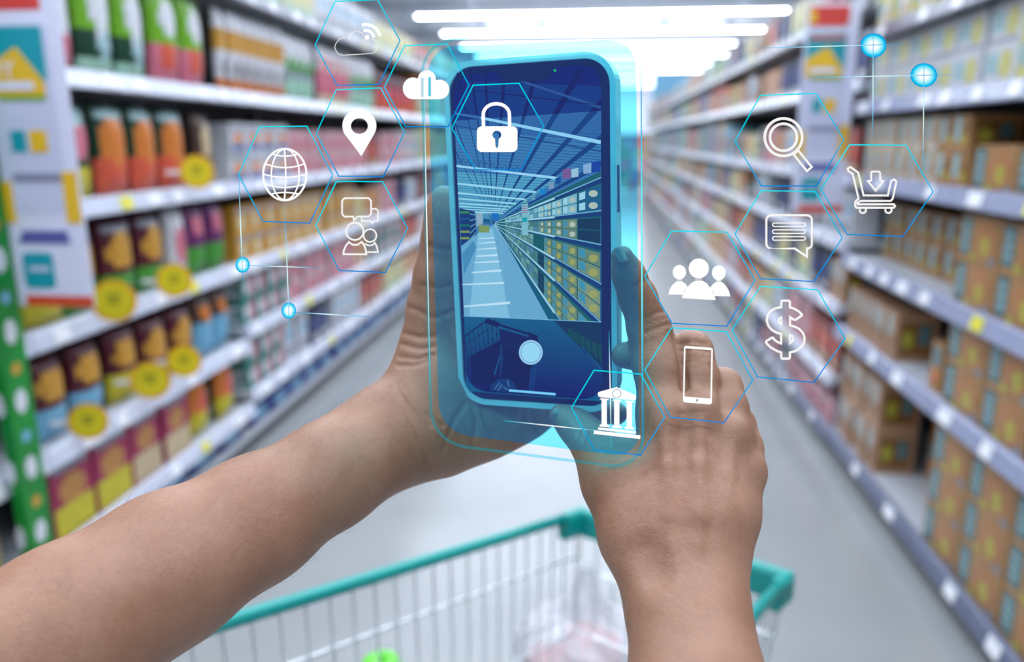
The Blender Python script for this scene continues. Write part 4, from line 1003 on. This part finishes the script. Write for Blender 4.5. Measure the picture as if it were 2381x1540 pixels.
DENT = [((1500, 1285, .300), (1530, 1335, .297), 40, .0036), ((1590, 1010, .330), (1592, 1240, .309), 20, .0022), ((1664, 1050, .330), (1652, 1260, .308), 18, .0024), ((1716, 1120, .331), (1690, 1250, .314), 15, .0022),
        ((1500, 1010, .342), (1500, 1120, .330), 26, .0022), ((1450, 1150, .322), (1490, 1240, .312), 22, .0012), ((1585, 800, .342), (1590, 930, .335), 12, .0024), ((1656, 880, .346), (1664, 1000, .336), 12, .0026)]
RGR = [[(1478, 668), (1500, 652), (1512, 648)], [(1496, 742), (1530, 728), (1548, 724)], [(1500, 756), (1535, 742), (1556, 738)], [(1502, 772), (1540, 757), (1560, 752)], [(1582, 800), (1612, 794), (1640, 800)], [(1584, 816), (1614, 810), (1646, 816)], [(1560, 775), (1585, 850), (1600, 910)], [(1655, 850), (1672, 900), (1680, 950)], [(1336, 968), (1352, 990), (1342, 1012)], [(1352, 968), (1366, 992), (1356, 1022)]]
arm_obj(RIGHT, [.012, .012, .012, .008, .006, .003, .003, .003, .004, .006], 'right hand seen from the back, index finger and thumb on the phone', DENT, RGR)
# nails
def nail(px, py, d, a, b_, ang, tilt=(0, 0), label=None):
    """oval nail plate, a x b_ px, long axis at ang (degrees, image), facing the camera"""
    c = camco(px, py, d); s_ = d/F; vs = []; n = 18; rings = 4
    ca_, sa_ = cos(radians(ang)), sin(radians(ang))
    vs.append(c + np.array([0, 0, -.0012]))
    for r_ in range(1, rings+1):
        for k in range(n):
            t = 2*pi*k/n; f_ = r_/rings; ex = abs(cos(t))**.7*np.sign(cos(t))*f_; ey = abs(sin(t))**.7*np.sign(sin(t))*f_
            x = a*ex; y = b_*ey
            X = (x*ca_-y*sa_)*s_; Y = -(x*sa_+y*ca_)*s_
            vs.append(c + np.array([X, Y, -.0012*(1-ey*ey*1.0) + .0012*ey*ey + tilt[0]*X + tilt[1]*Y]))
    fs = [(0, 1+k, 1+(k+1) % n) for k in range(n)]
    for r_ in range(rings-1):
        for k in range(n): fs.append((1+r_*n+k, 1+(r_+1)*n+k, 1+(r_+1)*n+(k+1) % n, 1+r_*n+(k+1) % n))
    W = [toworld(v)-pl for v in vs]
    mb = MB(); mb.add(W, fs, NAIL); o = mb.build('fingernail', person, None, True)
    md = o.modifiers.new('thick', 'SOLIDIFY'); md.thickness = .0005
    return o
nail(1303, 968, .3558, 22, 15, 34)
nail(1444, 592, .3309, 21, 12, 66)

# ================================================================== HOLOGRAM
HD = 0.3165
def hpt(px, py, dz=0.0): return at(px, py, HD+dz)
HTH = 0.00035
def vcol_obj(name, vs, fs, cols, parent, loc):
    me = bpy.data.meshes.new(name); me.from_pydata([tuple(np.array(v)-loc) for v in vs], [], fs)
    ca = me.color_attributes.new('Col', 'FLOAT_COLOR', 'POINT')
    for i, c in enumerate(cols): ca.data[i].color = (*c, 1)
    me.materials.append(EMV); o = bpy.data.objects.new(name, me); COL.objects.link(o); o.parent = parent; return o
WHITE = (1.0, 1.0, 1.0); OFFW = (.93, .92, .91)
def grad(y, y0, y1, c0, c1):
    t = min(1, max(0, (y-y0)/(y1-y0))); return tuple(a*(1-t)+b*t for a, b in zip(c0, c1))
def ribbon(pts, wd_, closed, colf, name, parent, loc, dz=0.0, th=HTH, raw=False):
    p = [np.array(q, float) for q in pts]; n = len(p); L_, R_ = [], []
    ws = wd_ if isinstance(wd_, (list, tuple)) else [wd_]*n
    for i in range(n):
        a = p[(i-1) % n] if (closed or i > 0) else None; b = p[(i+1) % n] if (closed or i < n-1) else None
        t1 = (p[i]-a)/np.linalg.norm(p[i]-a) if a is not None else None; t2 = (b-p[i])/np.linalg.norm(b-p[i]) if b is not None else None
        t1 = t2 if t1 is None else t1; t2 = t1 if t2 is None else t2
        n1_ = np.array([-t1[1], t1[0]]); n2_ = np.array([-t2[1], t2[0]]); m_ = n1_+n2_
        m_ = m_/max(np.linalg.norm(m_), 1e-6); k = min(1/max(m_@n1_, .25), 2.2)
        L_.append(p[i]+m_*k*ws[i]/2); R_.append(p[i]-m_*k*ws[i]/2)
    vs, cols = [], []
    for z in (dz, dz+th):
        for s_ in (L_, R_):
            for i, q in enumerate(s_): vs.append(hpt(q[0], q[1], z)); cols.append(colf(p[i]))
    fs = []; m = n if closed else n-1
    for i in range(m):
        j = (i+1) % n
        fs += [(i, j, n+j, n+i), (2*n+i, 3*n+i, 3*n+j, 2*n+j), (i, 2*n+i, 2*n+j, j), (n+i, n+j, 3*n+j, 3*n+i)]
    if not closed: fs += [(0, n, 3*n, 2*n), (n-1, 3*n-1, 4*n-1, 2*n-1)]
    if raw: return vs, fs, cols
    return vcol_obj(name, vs, fs, cols, parent, loc)
def fill(loops, col, name, parent, loc, dz=0.0, th=HTH):
    flat = [q for L_ in loops for q in L_]; N = len(flat)
    tri = tessellate_polygon([[Vector((q[0], q[1], 0)) for q in L_] for L_ in loops])
    vs = [hpt(q[0], q[1], dz) for q in flat] + [hpt(q[0], q[1], dz+th) for q in flat]
    fs = [tuple(t) for t in tri] + [tuple(N+a for a in reversed(t)) for t in tri]; o = 0
    for L_ in loops:
        k = len(L_); fs += [(o+i, o+(i+1) % k, N+o+(i+1) % k, N+o+i) for i in range(k)]; o += k
    return vcol_obj(name, vs, fs, [col]*len(vs), parent, loc)
CY1 = rgb(0, 226, 240); CY2 = rgb(0, 120, 214)
def icon(hexpts, label):
    c = np.mean(np.array(hexpts), 0); loc = hpt(c[0], c[1]); t = empty('hologram_icon', loc); tag(t, label, 'hologram', 'hexagonal hologram icons around the phone')
    ys_ = [q[1] for q in hexpts]; y0, y1 = min(ys_), max(ys_); x0 = min(q[0] for q in hexpts); x1 = max(q[0] for q in hexpts)
    pts = []
    for i in range(6):
        a = np.array(hexpts[i]); b = np.array(hexpts[(i+1) % 6])
        for k in range(4): pts.append(a+(b-a)*k/4)
    ribbon(pts, 2.7, True, lambda q: grad(q[1]+.25*(q[0]-x0), y0+.1*(y1-y0), y1+.2*(x1-x0), CY1, CY2), 'hexagon_frame', t, loc)
    return t, loc
W = lambda q: WHITE
WO_ = lambda q: OFFW
arc = lambda x, y, rx, ry_, a0, a1, n=16: [(x+rx*cos(radians(a0+(a1-a0)*k/n)), y-ry_*sin(radians(a0+(a1-a0)*k/n))) for k in range(n+1)]
circ = lambda x, y, rx, ry_=None, n=36: [(x+rx*cos(2*pi*k/n), y+(ry_ or rx)*sin(2*pi*k/n)) for k in range(n)]
def rr_px(x0, y0, x1, y1, r, n=5): return rrect(x0, y0, x1, y1, r, n)
# 1 cloud with signal waves
t, l = icon([(779, 3.5), (878, -1), (930, 94), (881.6, 196), (783.8, 199), (732.7, 104.6)], 'hologram hexagon with thin outlined cloud and signal waves, topmost on left')
cpath = [(862.7, 90.2), (872.4, 93.5), (878.3, 101.3), (879.2, 106), (878.3, 111), (872.4, 119.8), (863.6, 124.3), (799.4, 128.6), (791, 127.5), (785.7, 124.7), (779.5, 115), (778.6, 109), (779.9, 103.3), (787.7, 92.5), (793.5, 89), (800.3, 87.7), (806, 88.5), (811, 91), (813, 83.8), (818.8, 76.4), (824, 73.5), (829.6, 72.5), (839.3, 75), (846.1, 80.8)]
ribbon(cpath, 1.6, False, WO_, 'cloud_outline', t, l)
fill([circ(853.3, 86.7, 5.6)], WHITE, 'signal_dot', t, l)
ribbon(arc(851.5, 88, 17, 17, 112, 2), 7, False, W, 'signal_wave', t, l); ribbon(arc(850, 90, 34, 33, 105, 10), 8, False, W, 'signal_wave', t, l)
# 2 map pin
t, l = icon([(781.7, 208.8), (885.2, 204.4), (940.6, 307.6), (891.4, 410.8), (787.9, 410.1), (735.6, 310.1)], 'hologram hexagon with solid white map pin')
fill([arc(835.6, 292.5, 39.6, 39.6, -28, 208, 40) + [(840.3, 363.5)], circ(835.6, 293.2, 19.6, 18.2)], WHITE, 'map_pin', t, l)
# 3 cloud with arrows
t, l = icon([(940.6, 106.3), (1039.4, 102.2), (1090.3, 198), (1041.7, 294.7), (943.1, 294.7), (893.9, 202.6)], 'hologram hexagon with white cloud and two vertical arrows at the phone corner')
cl_ = [(958.6, 231)] + arc(960, 205.5, 23.5, 25.5, 265, 62, 14) + arc(992.5, 184, 21, 21, 170, -10, 14) + arc(1022, 208, 22.8, 23, 112, -88, 14)
fill([cl_], WHITE, 'cloud', t, l)
def arrow(x, y0, y1, up, c):
    h = 5; s_ = -1 if up else 1; ya, yb = (y1, y0) if up else (y0, y1)
    pts = [(x-3, ya), (x+3, ya), (x+3, yb-s_*h), (x+5.5, yb-s_*h), (x, yb), (x-5.5, yb-s_*h), (x-3, yb-s_*h)]
    fill([pts], c, 'arrow', t, l, dz=-.0006, th=.0003)
arrow(982, 180.5, 226, True, rgb(184, 218, 238)); arrow(999, 179.5, 225, False, rgb(88, 200, 226))
# 4 globe
t, l = icon([(603.7, 294.8), (713.7, 293.6), (773.6, 407.6), (720.2, 519.2), (611.5, 515), (554.8, 406.1)], 'hologram hexagon with white globe grid')
gx_, gy_ = 662.3, 406.1
ribbon(circ(gx_, gy_, 50.5, 60), 4.8, True, W, 'globe_rim', t, l)
ribbon([(gx_-1+3*sin(k/12*pi), gy_-59+118*k/12) for k in range(13)], 3.8, False, W, 'meridian', t, l)
for sx in (-1, 1): ribbon([(gx_+1+sx*32.5*cos(radians(-82+164*k/16)), gy_+59*sin(radians(-82+164*k/16))) for k in range(17)], 3.6, False, W, 'meridian', t, l)
for fy, dip in ((-.80, 5), (-.42, 9), (-.02, 8), (.36, 8), (.76, -4)):
    hw = 50.5*sqrt(max(0, 1-(fy)**2)); ribbon([(gx_-hw+2*hw*k/12, gy_+60*fy + dip*(1-(2*k/12-1)**2)) for k in range(13)], 3.6, False, W, 'parallel', t, l)
# 5 people chatting
t, l = icon([(782.3, 421.7), (889.8, 422.6), (947.4, 530.8), (895.8, 633.9), (788.6, 629), (734.2, 524.2)], 'hologram hexagon with two outlined people under speech bubbles')
ribbon([(831, 504), (857, 503.8), (862.9, 498), (862.9, 467), (857, 461), (801, 461), (795.5, 467), (795.5, 498), (801, 504), (821.5, 504), (823, 512.5)], 4, True, WO_, 'speech_bubble', t, l)
ribbon([(864, 486), (875, 486), (878.7, 490), (878.7, 514), (868, 514.3), (866, 519.5), (860, 514.3), (841, 514.3), (840.5, 505)], 3.4, False, WO_, 'speech_bubble', t, l)
ribbon(circ(825, 538.2, 20), 4.2, True, WO_, 'head', t, l); ribbon(circ(860.4, 548, 14.8), 3.6, True, WO_, 'head', t, l)
ribbon([(811.4, 562.7), (804, 572), (799, 584), (798.6, 591.6), (851.7, 591.6), (850.5, 582), (847, 571), (841.2, 562.7), (833, 568.5), (825.4, 570.2), (818, 568.2)], 4.2, True, WO_, 'shoulders', t, l)
ribbon([(848.5, 566.5), (855, 570.5), (860.5, 571.3), (867, 569.5), (871.5, 565), (876, 573), (879, 586.4), (853.5, 586.4)], 3.6, False, WO_, 'shoulders', t, l)
# 6 padlock
t, l = icon([(1100, 198.3), (1207, 193.6), (1264, 293), (1211.8, 395.1), (1105.3, 394.7), (1050.7, 298.3)], 'hologram hexagon with solid white padlock over the phone screen')
kh = arc(1155.3, 313.8, 10.4, 9.8, -65, 245, 18) + [(1152.2, 340), (1155.6, 345.5), (1158.6, 340)]
fill([rr_px(1108.8, 293.6, 1203.3, 353.8, 12), kh], WHITE, 'lock_body', t, l)
ribbon([(1124.2, 294), (1123.6, 268)] + arc(1154, 266, 30.4, 24.8, 180, 0, 18) + [(1184.6, 268), (1185, 294)], 8, False, W, 'shackle', t, l)
# 7 magnifier
t, l = icon([(1768, 221.9), (1896.7, 217.2), (1962.2, 324.6), (1898, 432.6), (1770.7, 432.6), (1709.2, 328.6)], 'hologram hexagon with white magnifying glass')
ribbon(circ(1821.7, 319.2, 43.6), 6.4, True, WO_, 'outer_ring', t, l); ribbon(circ(1821.7, 319.2, 31.4), 6.2, True, WO_, 'inner_ring', t, l)
ribbon([(1845, 358.5), (1876, 398.2), (1887.5, 388.5), (1856.5, 350.5)], 5.2, True, WO_, 'handle', t, l)
# 8 trolley
t, l = icon([(1975.3, 336.7), (2106.5, 337.8), (2169.8, 446.2), (2098.9, 550.5), (1969.5, 545.1), (1909, 440)], 'hologram hexagon with outlined shopping trolley and down arrow')
c7 = lambda L_: [(1880+a/2.75, b_/2.75) for a, b_ in L_]
ribbon(c7([(268, 1068), (318, 1105), (352, 1250), (507, 1250), (528, 1158), (547, 1147), (562, 1162), (538, 1272), (525, 1285), (332, 1285), (312, 1298), (314, 1307), (546, 1307), (553, 1318), (545, 1329), (306, 1329), (297, 1318), (299, 1290), (320, 1270), (282, 1112), (254, 1094), (250, 1078)]), 4.6, True, WO_, 'trolley_outline', t, l)
for wx in (347, 511): ribbon([(1880+(wx+20*cos(radians(a)))/2.75, (1345+18*sin(radians(a)))/2.75) for a in range(-35, 216, 12)], 4.4, False, WO_, 'wheel', t, l)
ribbon(c7([(405, 1098), (452, 1098), (458, 1106), (458, 1155), (478, 1158), (429, 1220), (379, 1158), (401, 1155), (400, 1106)]), 4.4, True, WO_, 'down_arrow', t, l)
# 9 text bubble
t, l = icon([(1769.8, 443.6), (1895.6, 445.5), (1958.5, 553), (1892.7, 654.9), (1768.4, 648.4), (1709, 544.4)], 'hologram hexagon with one outlined speech bubble holding three bars')
rp_ = rr_px(1781.8, 500.8, 1887.8, 578.2, 11)
bub = [(1848, 578.2), (1792, 578.2)] + arc(1792.8, 567.2, 11, 11, 270, 180, 5) + arc(1792.8, 511.8, 11, 11, 180, 90, 5) + arc(1876.8, 511.8, 11, 11, 90, 0, 5) + arc(1876.8, 567.2, 11, 11, 0, -80, 5) + [(1876.4, 578), (1876.2, 597)]
ribbon(bub, 5, True, WO_, 'bubble_outline', t, l)
for y in (522.9, 538.9, 554.6): ribbon(arc(1868.4, y, 4.2, 4.2, 90, -90, 6) + arc(1800.6, y, 4.2, 4.2, 270, 90, 6), 2.8, True, WO_, 'text_bar', t, l)
# 10 three people
t, l = icon([(1561.5, 537.5), (1690.2, 540), (1755.6, 651.6), (1689.8, 758.9), (1562.2, 752), (1499.6, 642.9)], 'hologram hexagon with three solid white people busts')
c2 = lambda L_: [(1460+a/2.75, 440+b_/2.75) for a, b_ in L_]
for (x, y, rx, ry_) in ((1624.7, 624.4, 23.6, 23.3), (1579.6, 633.1, 15.6, 17), (1671.3, 634.5, 16.2, 17.5)): fill([circ(x, y, rx, ry_)], WHITE, 'head', t, l)
for (x0, x1, y) in ((1616, 1633.5, 649.2), (1573.8, 1585, 651.3), (1665.5, 1677, 652.4)): fill([[(x0, y-.8), (x1, y-.8), (x1, y+.8), (x0, y+.8)]], WHITE, 'collar', t, l)
fill([c2([(345, 698), (355, 668), (372, 638), (400, 605), (432, 584), (475, 584), (505, 602), (535, 640), (552, 675), (562, 710)])], WHITE, 'bust', t, l)
fill([c2([(257, 674), (265, 645), (280, 618), (298, 600), (315, 589), (345, 589), (366, 604), (382, 624), (362, 650), (352, 676)])], WHITE, 'bust', t, l)
fill([c2([(655, 687), (648, 655), (632, 625), (612, 602), (595, 591), (567, 591), (545, 606), (527, 627), (545, 655), (556, 684)])], WHITE, 'bust', t, l)
# 11 dollar
t, l = icon([(1768.8, 665.9), (1901.3, 674.3), (1964.8, 787.8), (1892.5, 889.6), (1761.5, 877), (1701.8, 767.3)], 'hologram hexagon with outlined dollar sign')
cd = lambda L_: [(1740+a/6.415, 660+b_/6.415) for a, b_ in L_]
ribbon(cd([(490, 350), (490, 275), (498, 258), (512, 252), (600, 252), (612, 258), (620, 275), (620, 352), (680, 372), (740, 405), (790, 450), (800, 466), (790, 480), (710, 535), (688, 538), (665, 528), (622, 500), (622, 622), (690, 640), (760, 675), (815, 735), (840, 810), (830, 880), (800, 935), (740, 985), (680, 1012), (620, 1027), (620, 1095), (612, 1112), (600, 1118), (510, 1118), (498, 1112), (490, 1095), (490, 1027), (420, 1000), (340, 955), (285, 905), (262, 872), (275, 852), (350, 806), (368, 806), (400, 845), (440, 872), (490, 892), (490, 747), (420, 728), (350, 690), (300, 630), (276, 550), (290, 470), (330, 410), (400, 368), (450, 355)]), 5.4, True, WO_, 'dollar_outline', t, l)
ribbon(cd([(492, 500), (492, 606), (462, 585), (447, 552), (458, 520)]), 4.4, True, WO_, 'dollar_counter', t, l); ribbon(cd([(620, 760), (620, 890), (655, 860), (672, 822), (655, 780)]), 4.4, True, WO_, 'dollar_counter', t, l)
# 12 phone symbol
t, l = icon([(1561.5, 762.5), (1688.4, 771.3), (1750.5, 884), (1683.3, 983.6), (1558.5, 970.2), (1499.3, 861)], 'hologram hexagon with white phone outline over the right hand')
fill([[(1594, 804.4), (1654, 809), (1657.6, 812.5), (1655.2, 938), (1651, 941), (1591.5, 936), (1588, 932), (1590.2, 808)], [(1593.9, 810.2), (1653.8, 814.6), (1651.6, 927.2), (1591.6, 922.2)], circ(1621, 931.4, 2.3, 3.6, 12)], WHITE, 'phone_outline', t, l)
# 13 bank
t, l = icon([(1381.2, 861.4), (1489.9, 870.3), (1545.8, 970.2), (1489.9, 1058.8), (1382, 1046.8), (1328.9, 948.6)], 'hologram hexagon with white columned bank building at the phone corner')
cb = lambda L_: [(1350+a/6.16, 850+b_/6.16) for a, b_ in L_]
fill([cb([(246, 408), (250, 390), (268, 378), (515, 311), (780, 420), (794, 440), (792, 485), (772, 499), (282, 457), (258, 446)])], WHITE, 'pediment', t, l)
ribbon([(1350+(518+60*cos(a))/6.16, 850+(404+60*sin(a))/6.16) for a in [2*pi*k/24 for k in range(24)]], 1.1, True, lambda q: rgb(40, 120, 150), 'medallion', t, l, dz=-.0005, th=.0002)
for dx, dy in ((0, 0), (180, 16), (360, 34)):
    fill([cb([(a+dx, b_+dy) for a, b_ in [(273, 490), (290, 470), (400, 476), (404, 500), (376, 497), (376, 846), (405, 858), (405, 886), (272, 876), (272, 848), (300, 846), (300, 492)]])], WHITE, 'column', t, l)
fill([cb([(252, 886), (795, 944), (795, 980), (250, 922)])], WHITE, 'step', t, l); fill([cb([(190, 930), (857, 1002), (853, 1055), (186, 982)])], WHITE, 'step', t, l)
# glowing nodes with fine lines
def node(x, y, rx, ry_, lines, label):
    loc = hpt(x, y); t = empty('hologram_node', loc); tag(t, label, 'hologram', 'glowing hologram nodes')
    vs, fs, cols = [], [], []; n = 28
    prof_ = [(0, (1, 1, 1)), (.35, (.95, 1, 1)), (.62, rgb(150, 240, 255)), (.84, rgb(20, 200, 240)), (1.0, rgb(0, 150, 226))]
    vs.append(hpt(x, y, -.0006)); cols.append(prof_[0][1])
    for f_, c in prof_[1:]:
        for k in range(n): a = 2*pi*k/n; vs.append(hpt(x+rx*f_*cos(a), y+ry_*f_*sin(a), -.0006*(1-f_*f_))); cols.append(c)
    vs.append(hpt(x, y, .0006)); cols.append((.2, .7, .9))
    fs += [(0, 1+k, 1+(k+1) % n) for k in range(n)]
    for r_ in range(len(prof_)-2):
        for k in range(n): fs.append((1+r_*n+k, 1+(r_+1)*n+k, 1+(r_+1)*n+(k+1) % n, 1+r_*n+(k+1) % n))
    o = 1+(len(prof_)-2)*n; e = len(vs)-1
    fs += [(o+k, e, o+(k+1) % n) for k in range(n)]
    vcol_obj('glowing_disc', vs, fs, cols, t, loc)
    for (a, b) in lines:
        p_ = [np.array(a)+(np.array(b)-np.array(a))*k/12 for k in range(13)]
        ws = [.3+2.0*sin(pi*min(max(k/12, .02), .98))**.6 for k in range(13)]
        ribbon(p_, ws, False, lambda q, A=np.array(a, float), B=np.array(b, float): tuple(np.array(rgb(0, 170, 224))*(1-s_)+np.array((.75, 1, 1))*s_ for s_ in [sin(pi*float(np.linalg.norm(q-A)/np.linalg.norm(B-A)))**3])[0], 'light_line', t, loc, dz=-.0009, th=.0003)
node(564, 616, 16.5, 18.8, [((555, 406), (564.8, 662)), ((568, 617), (748, 623.5))], 'small glowing cyan node below the globe hexagon, upper of two on left')
node(671.5, 722.5, 17, 19, [((662.5, 494), (673.8, 778)), ((676, 726), (862, 737))], 'small glowing cyan node, lower of two on left')
node(2031, 105.5, 30.3, 28, [((1762, 112), (2096, 103)), ((2030.6, 78), (2029.4, 322))], 'large glowing cyan node at upper right, higher of two')
node(2148, 175, 31.2, 28.2, [((1880, 180.5), (2214, 173.8)), ((2148.6, 148), (2146.2, 394))], 'large glowing cyan node at upper right, lower of two')
# translucent sheet and its frame in front of the phone
def holo_mat(name, tint, glow, exp_=.5):
    m = bpy.data.materials.new(name); m.use_nodes = True; nt = m.node_tree; nt.nodes.clear()
    out = nt.nodes.new('ShaderNodeOutputMaterial'); a = nt.nodes.new('ShaderNodeAddShader'); tr = nt.nodes.new('ShaderNodeBsdfTransparent'); e = nt.nodes.new('ShaderNodeEmission')
    tr.inputs[0].default_value = (*[c**.5 for c in tint], 1); e.inputs[0].default_value = (*[g*.55 for g in glow], 1)
    nt.links.new(tr.outputs[0], a.inputs[0]); nt.links.new(e.outputs[0], a.inputs[1]); nt.links.new(a.outputs[0], out.inputs[0]); return m
SHEET = holo_mat('hologram_sheet', TINT, GLOW); RIMM = holo_mat('hologram_frame', (.42, .72, .76), (0, .11, .14))
loc = hpt(1240, 580, .004); t = empty('hologram_screen', loc); tag(t, 'translucent cyan rounded hologram panel floating just in front of the phone', 'hologram')
sheet_px = rquad([(993, 109), (1478.5, 90), (1487.5, 1067), (1022, 1005)], 64, 10)
def px_plate(loops, z0, z1, m, nm):
    flat = [q for L_ in loops for q in L_]; N = len(flat)
    tri = tessellate_polygon([[Vector((q[0], q[1], 0)) for q in L_] for L_ in loops])
    vs = [tuple(hpt(q[0], q[1], z0)-loc) for q in flat] + [tuple(hpt(q[0], q[1], z1)-loc) for q in flat]
    fs = [tuple(x) for x in tri] + [tuple(N+a for a in reversed(x)) for x in tri]; o = 0
    for L_ in loops:
        k = len(L_); fs += [(o+i, o+(i+1) % k, N+o+(i+1) % k, N+o+i) for i in range(k)]; o += k
    mb = MB(); mb.add(vs, fs, m); return mb.build(nm, t)
px_plate([sheet_px], .0040, .0046, SHEET, 'tinted_sheet')
fo = rquad([(976, 92), (1493, 70), (1499, 1097), (1000, 1033)], 78, 12); fi = rquad([(983, 99), (1486.5, 77), (1492.5, 1089), (1007, 1026)], 72, 12)
fr_pts = rquad([(979.5, 95.5), (1489.8, 74), (1495.8, 1093), (1003.5, 1029.5)], 75, 12)
k13 = fr_pts[13*0:13*4]
# open frame: from the top left corner down, along the bottom and up the right side
order = fr_pts[0:13][::-1] + fr_pts[39:52][::-1] + fr_pts[26:39][::-1]
path = [(1105, 88.5)] + order + [(1490.4, 150)]
vs, fs, cs = ribbon(path, [1.0] + [6.6]*(len(path)-2) + [2.0], False, W, '', None, None, dz=.0032, th=.0004, raw=True)
mb = MB(); mb.add([tuple(np.array(v)-loc) for v in vs], fs, RIMM); mb.build('frame_band', t)
def gl(a, b, w0, c0, c1, nm='light_line'):
    p_ = [np.array(a)+(np.array(b)-np.array(a))*k/16 for k in range(17)]
    ribbon(p_, [.2+w0*sin(pi*min(max(k/16, .03), .97))**.5 for k in range(17)], False, lambda q, A=np.array(a, float), B=np.array(b, float): tuple(np.array(c0)*(1-s_)+np.array(c1)*s_ for s_ in [sin(pi*float(np.linalg.norm(q-A)/np.linalg.norm(B-A)))**2])[0], nm, t, loc, dz=.0024, th=.0003)
gl((985, 160), (1000, 900), 2.4, rgb(60, 200, 220), (1.0, 1, .96)); gl((1491, 140), (1494, 1035), 3.2, rgb(0, 150, 230), rgb(120, 250, 255)); gl((1416, 770), (1421.5, 1040), 2.4, rgb(0, 190, 220), (1, 1, 1)); gl((1170, 978.5), (1400, 1003), 2.4, rgb(0, 190, 220), (1, 1, 1))
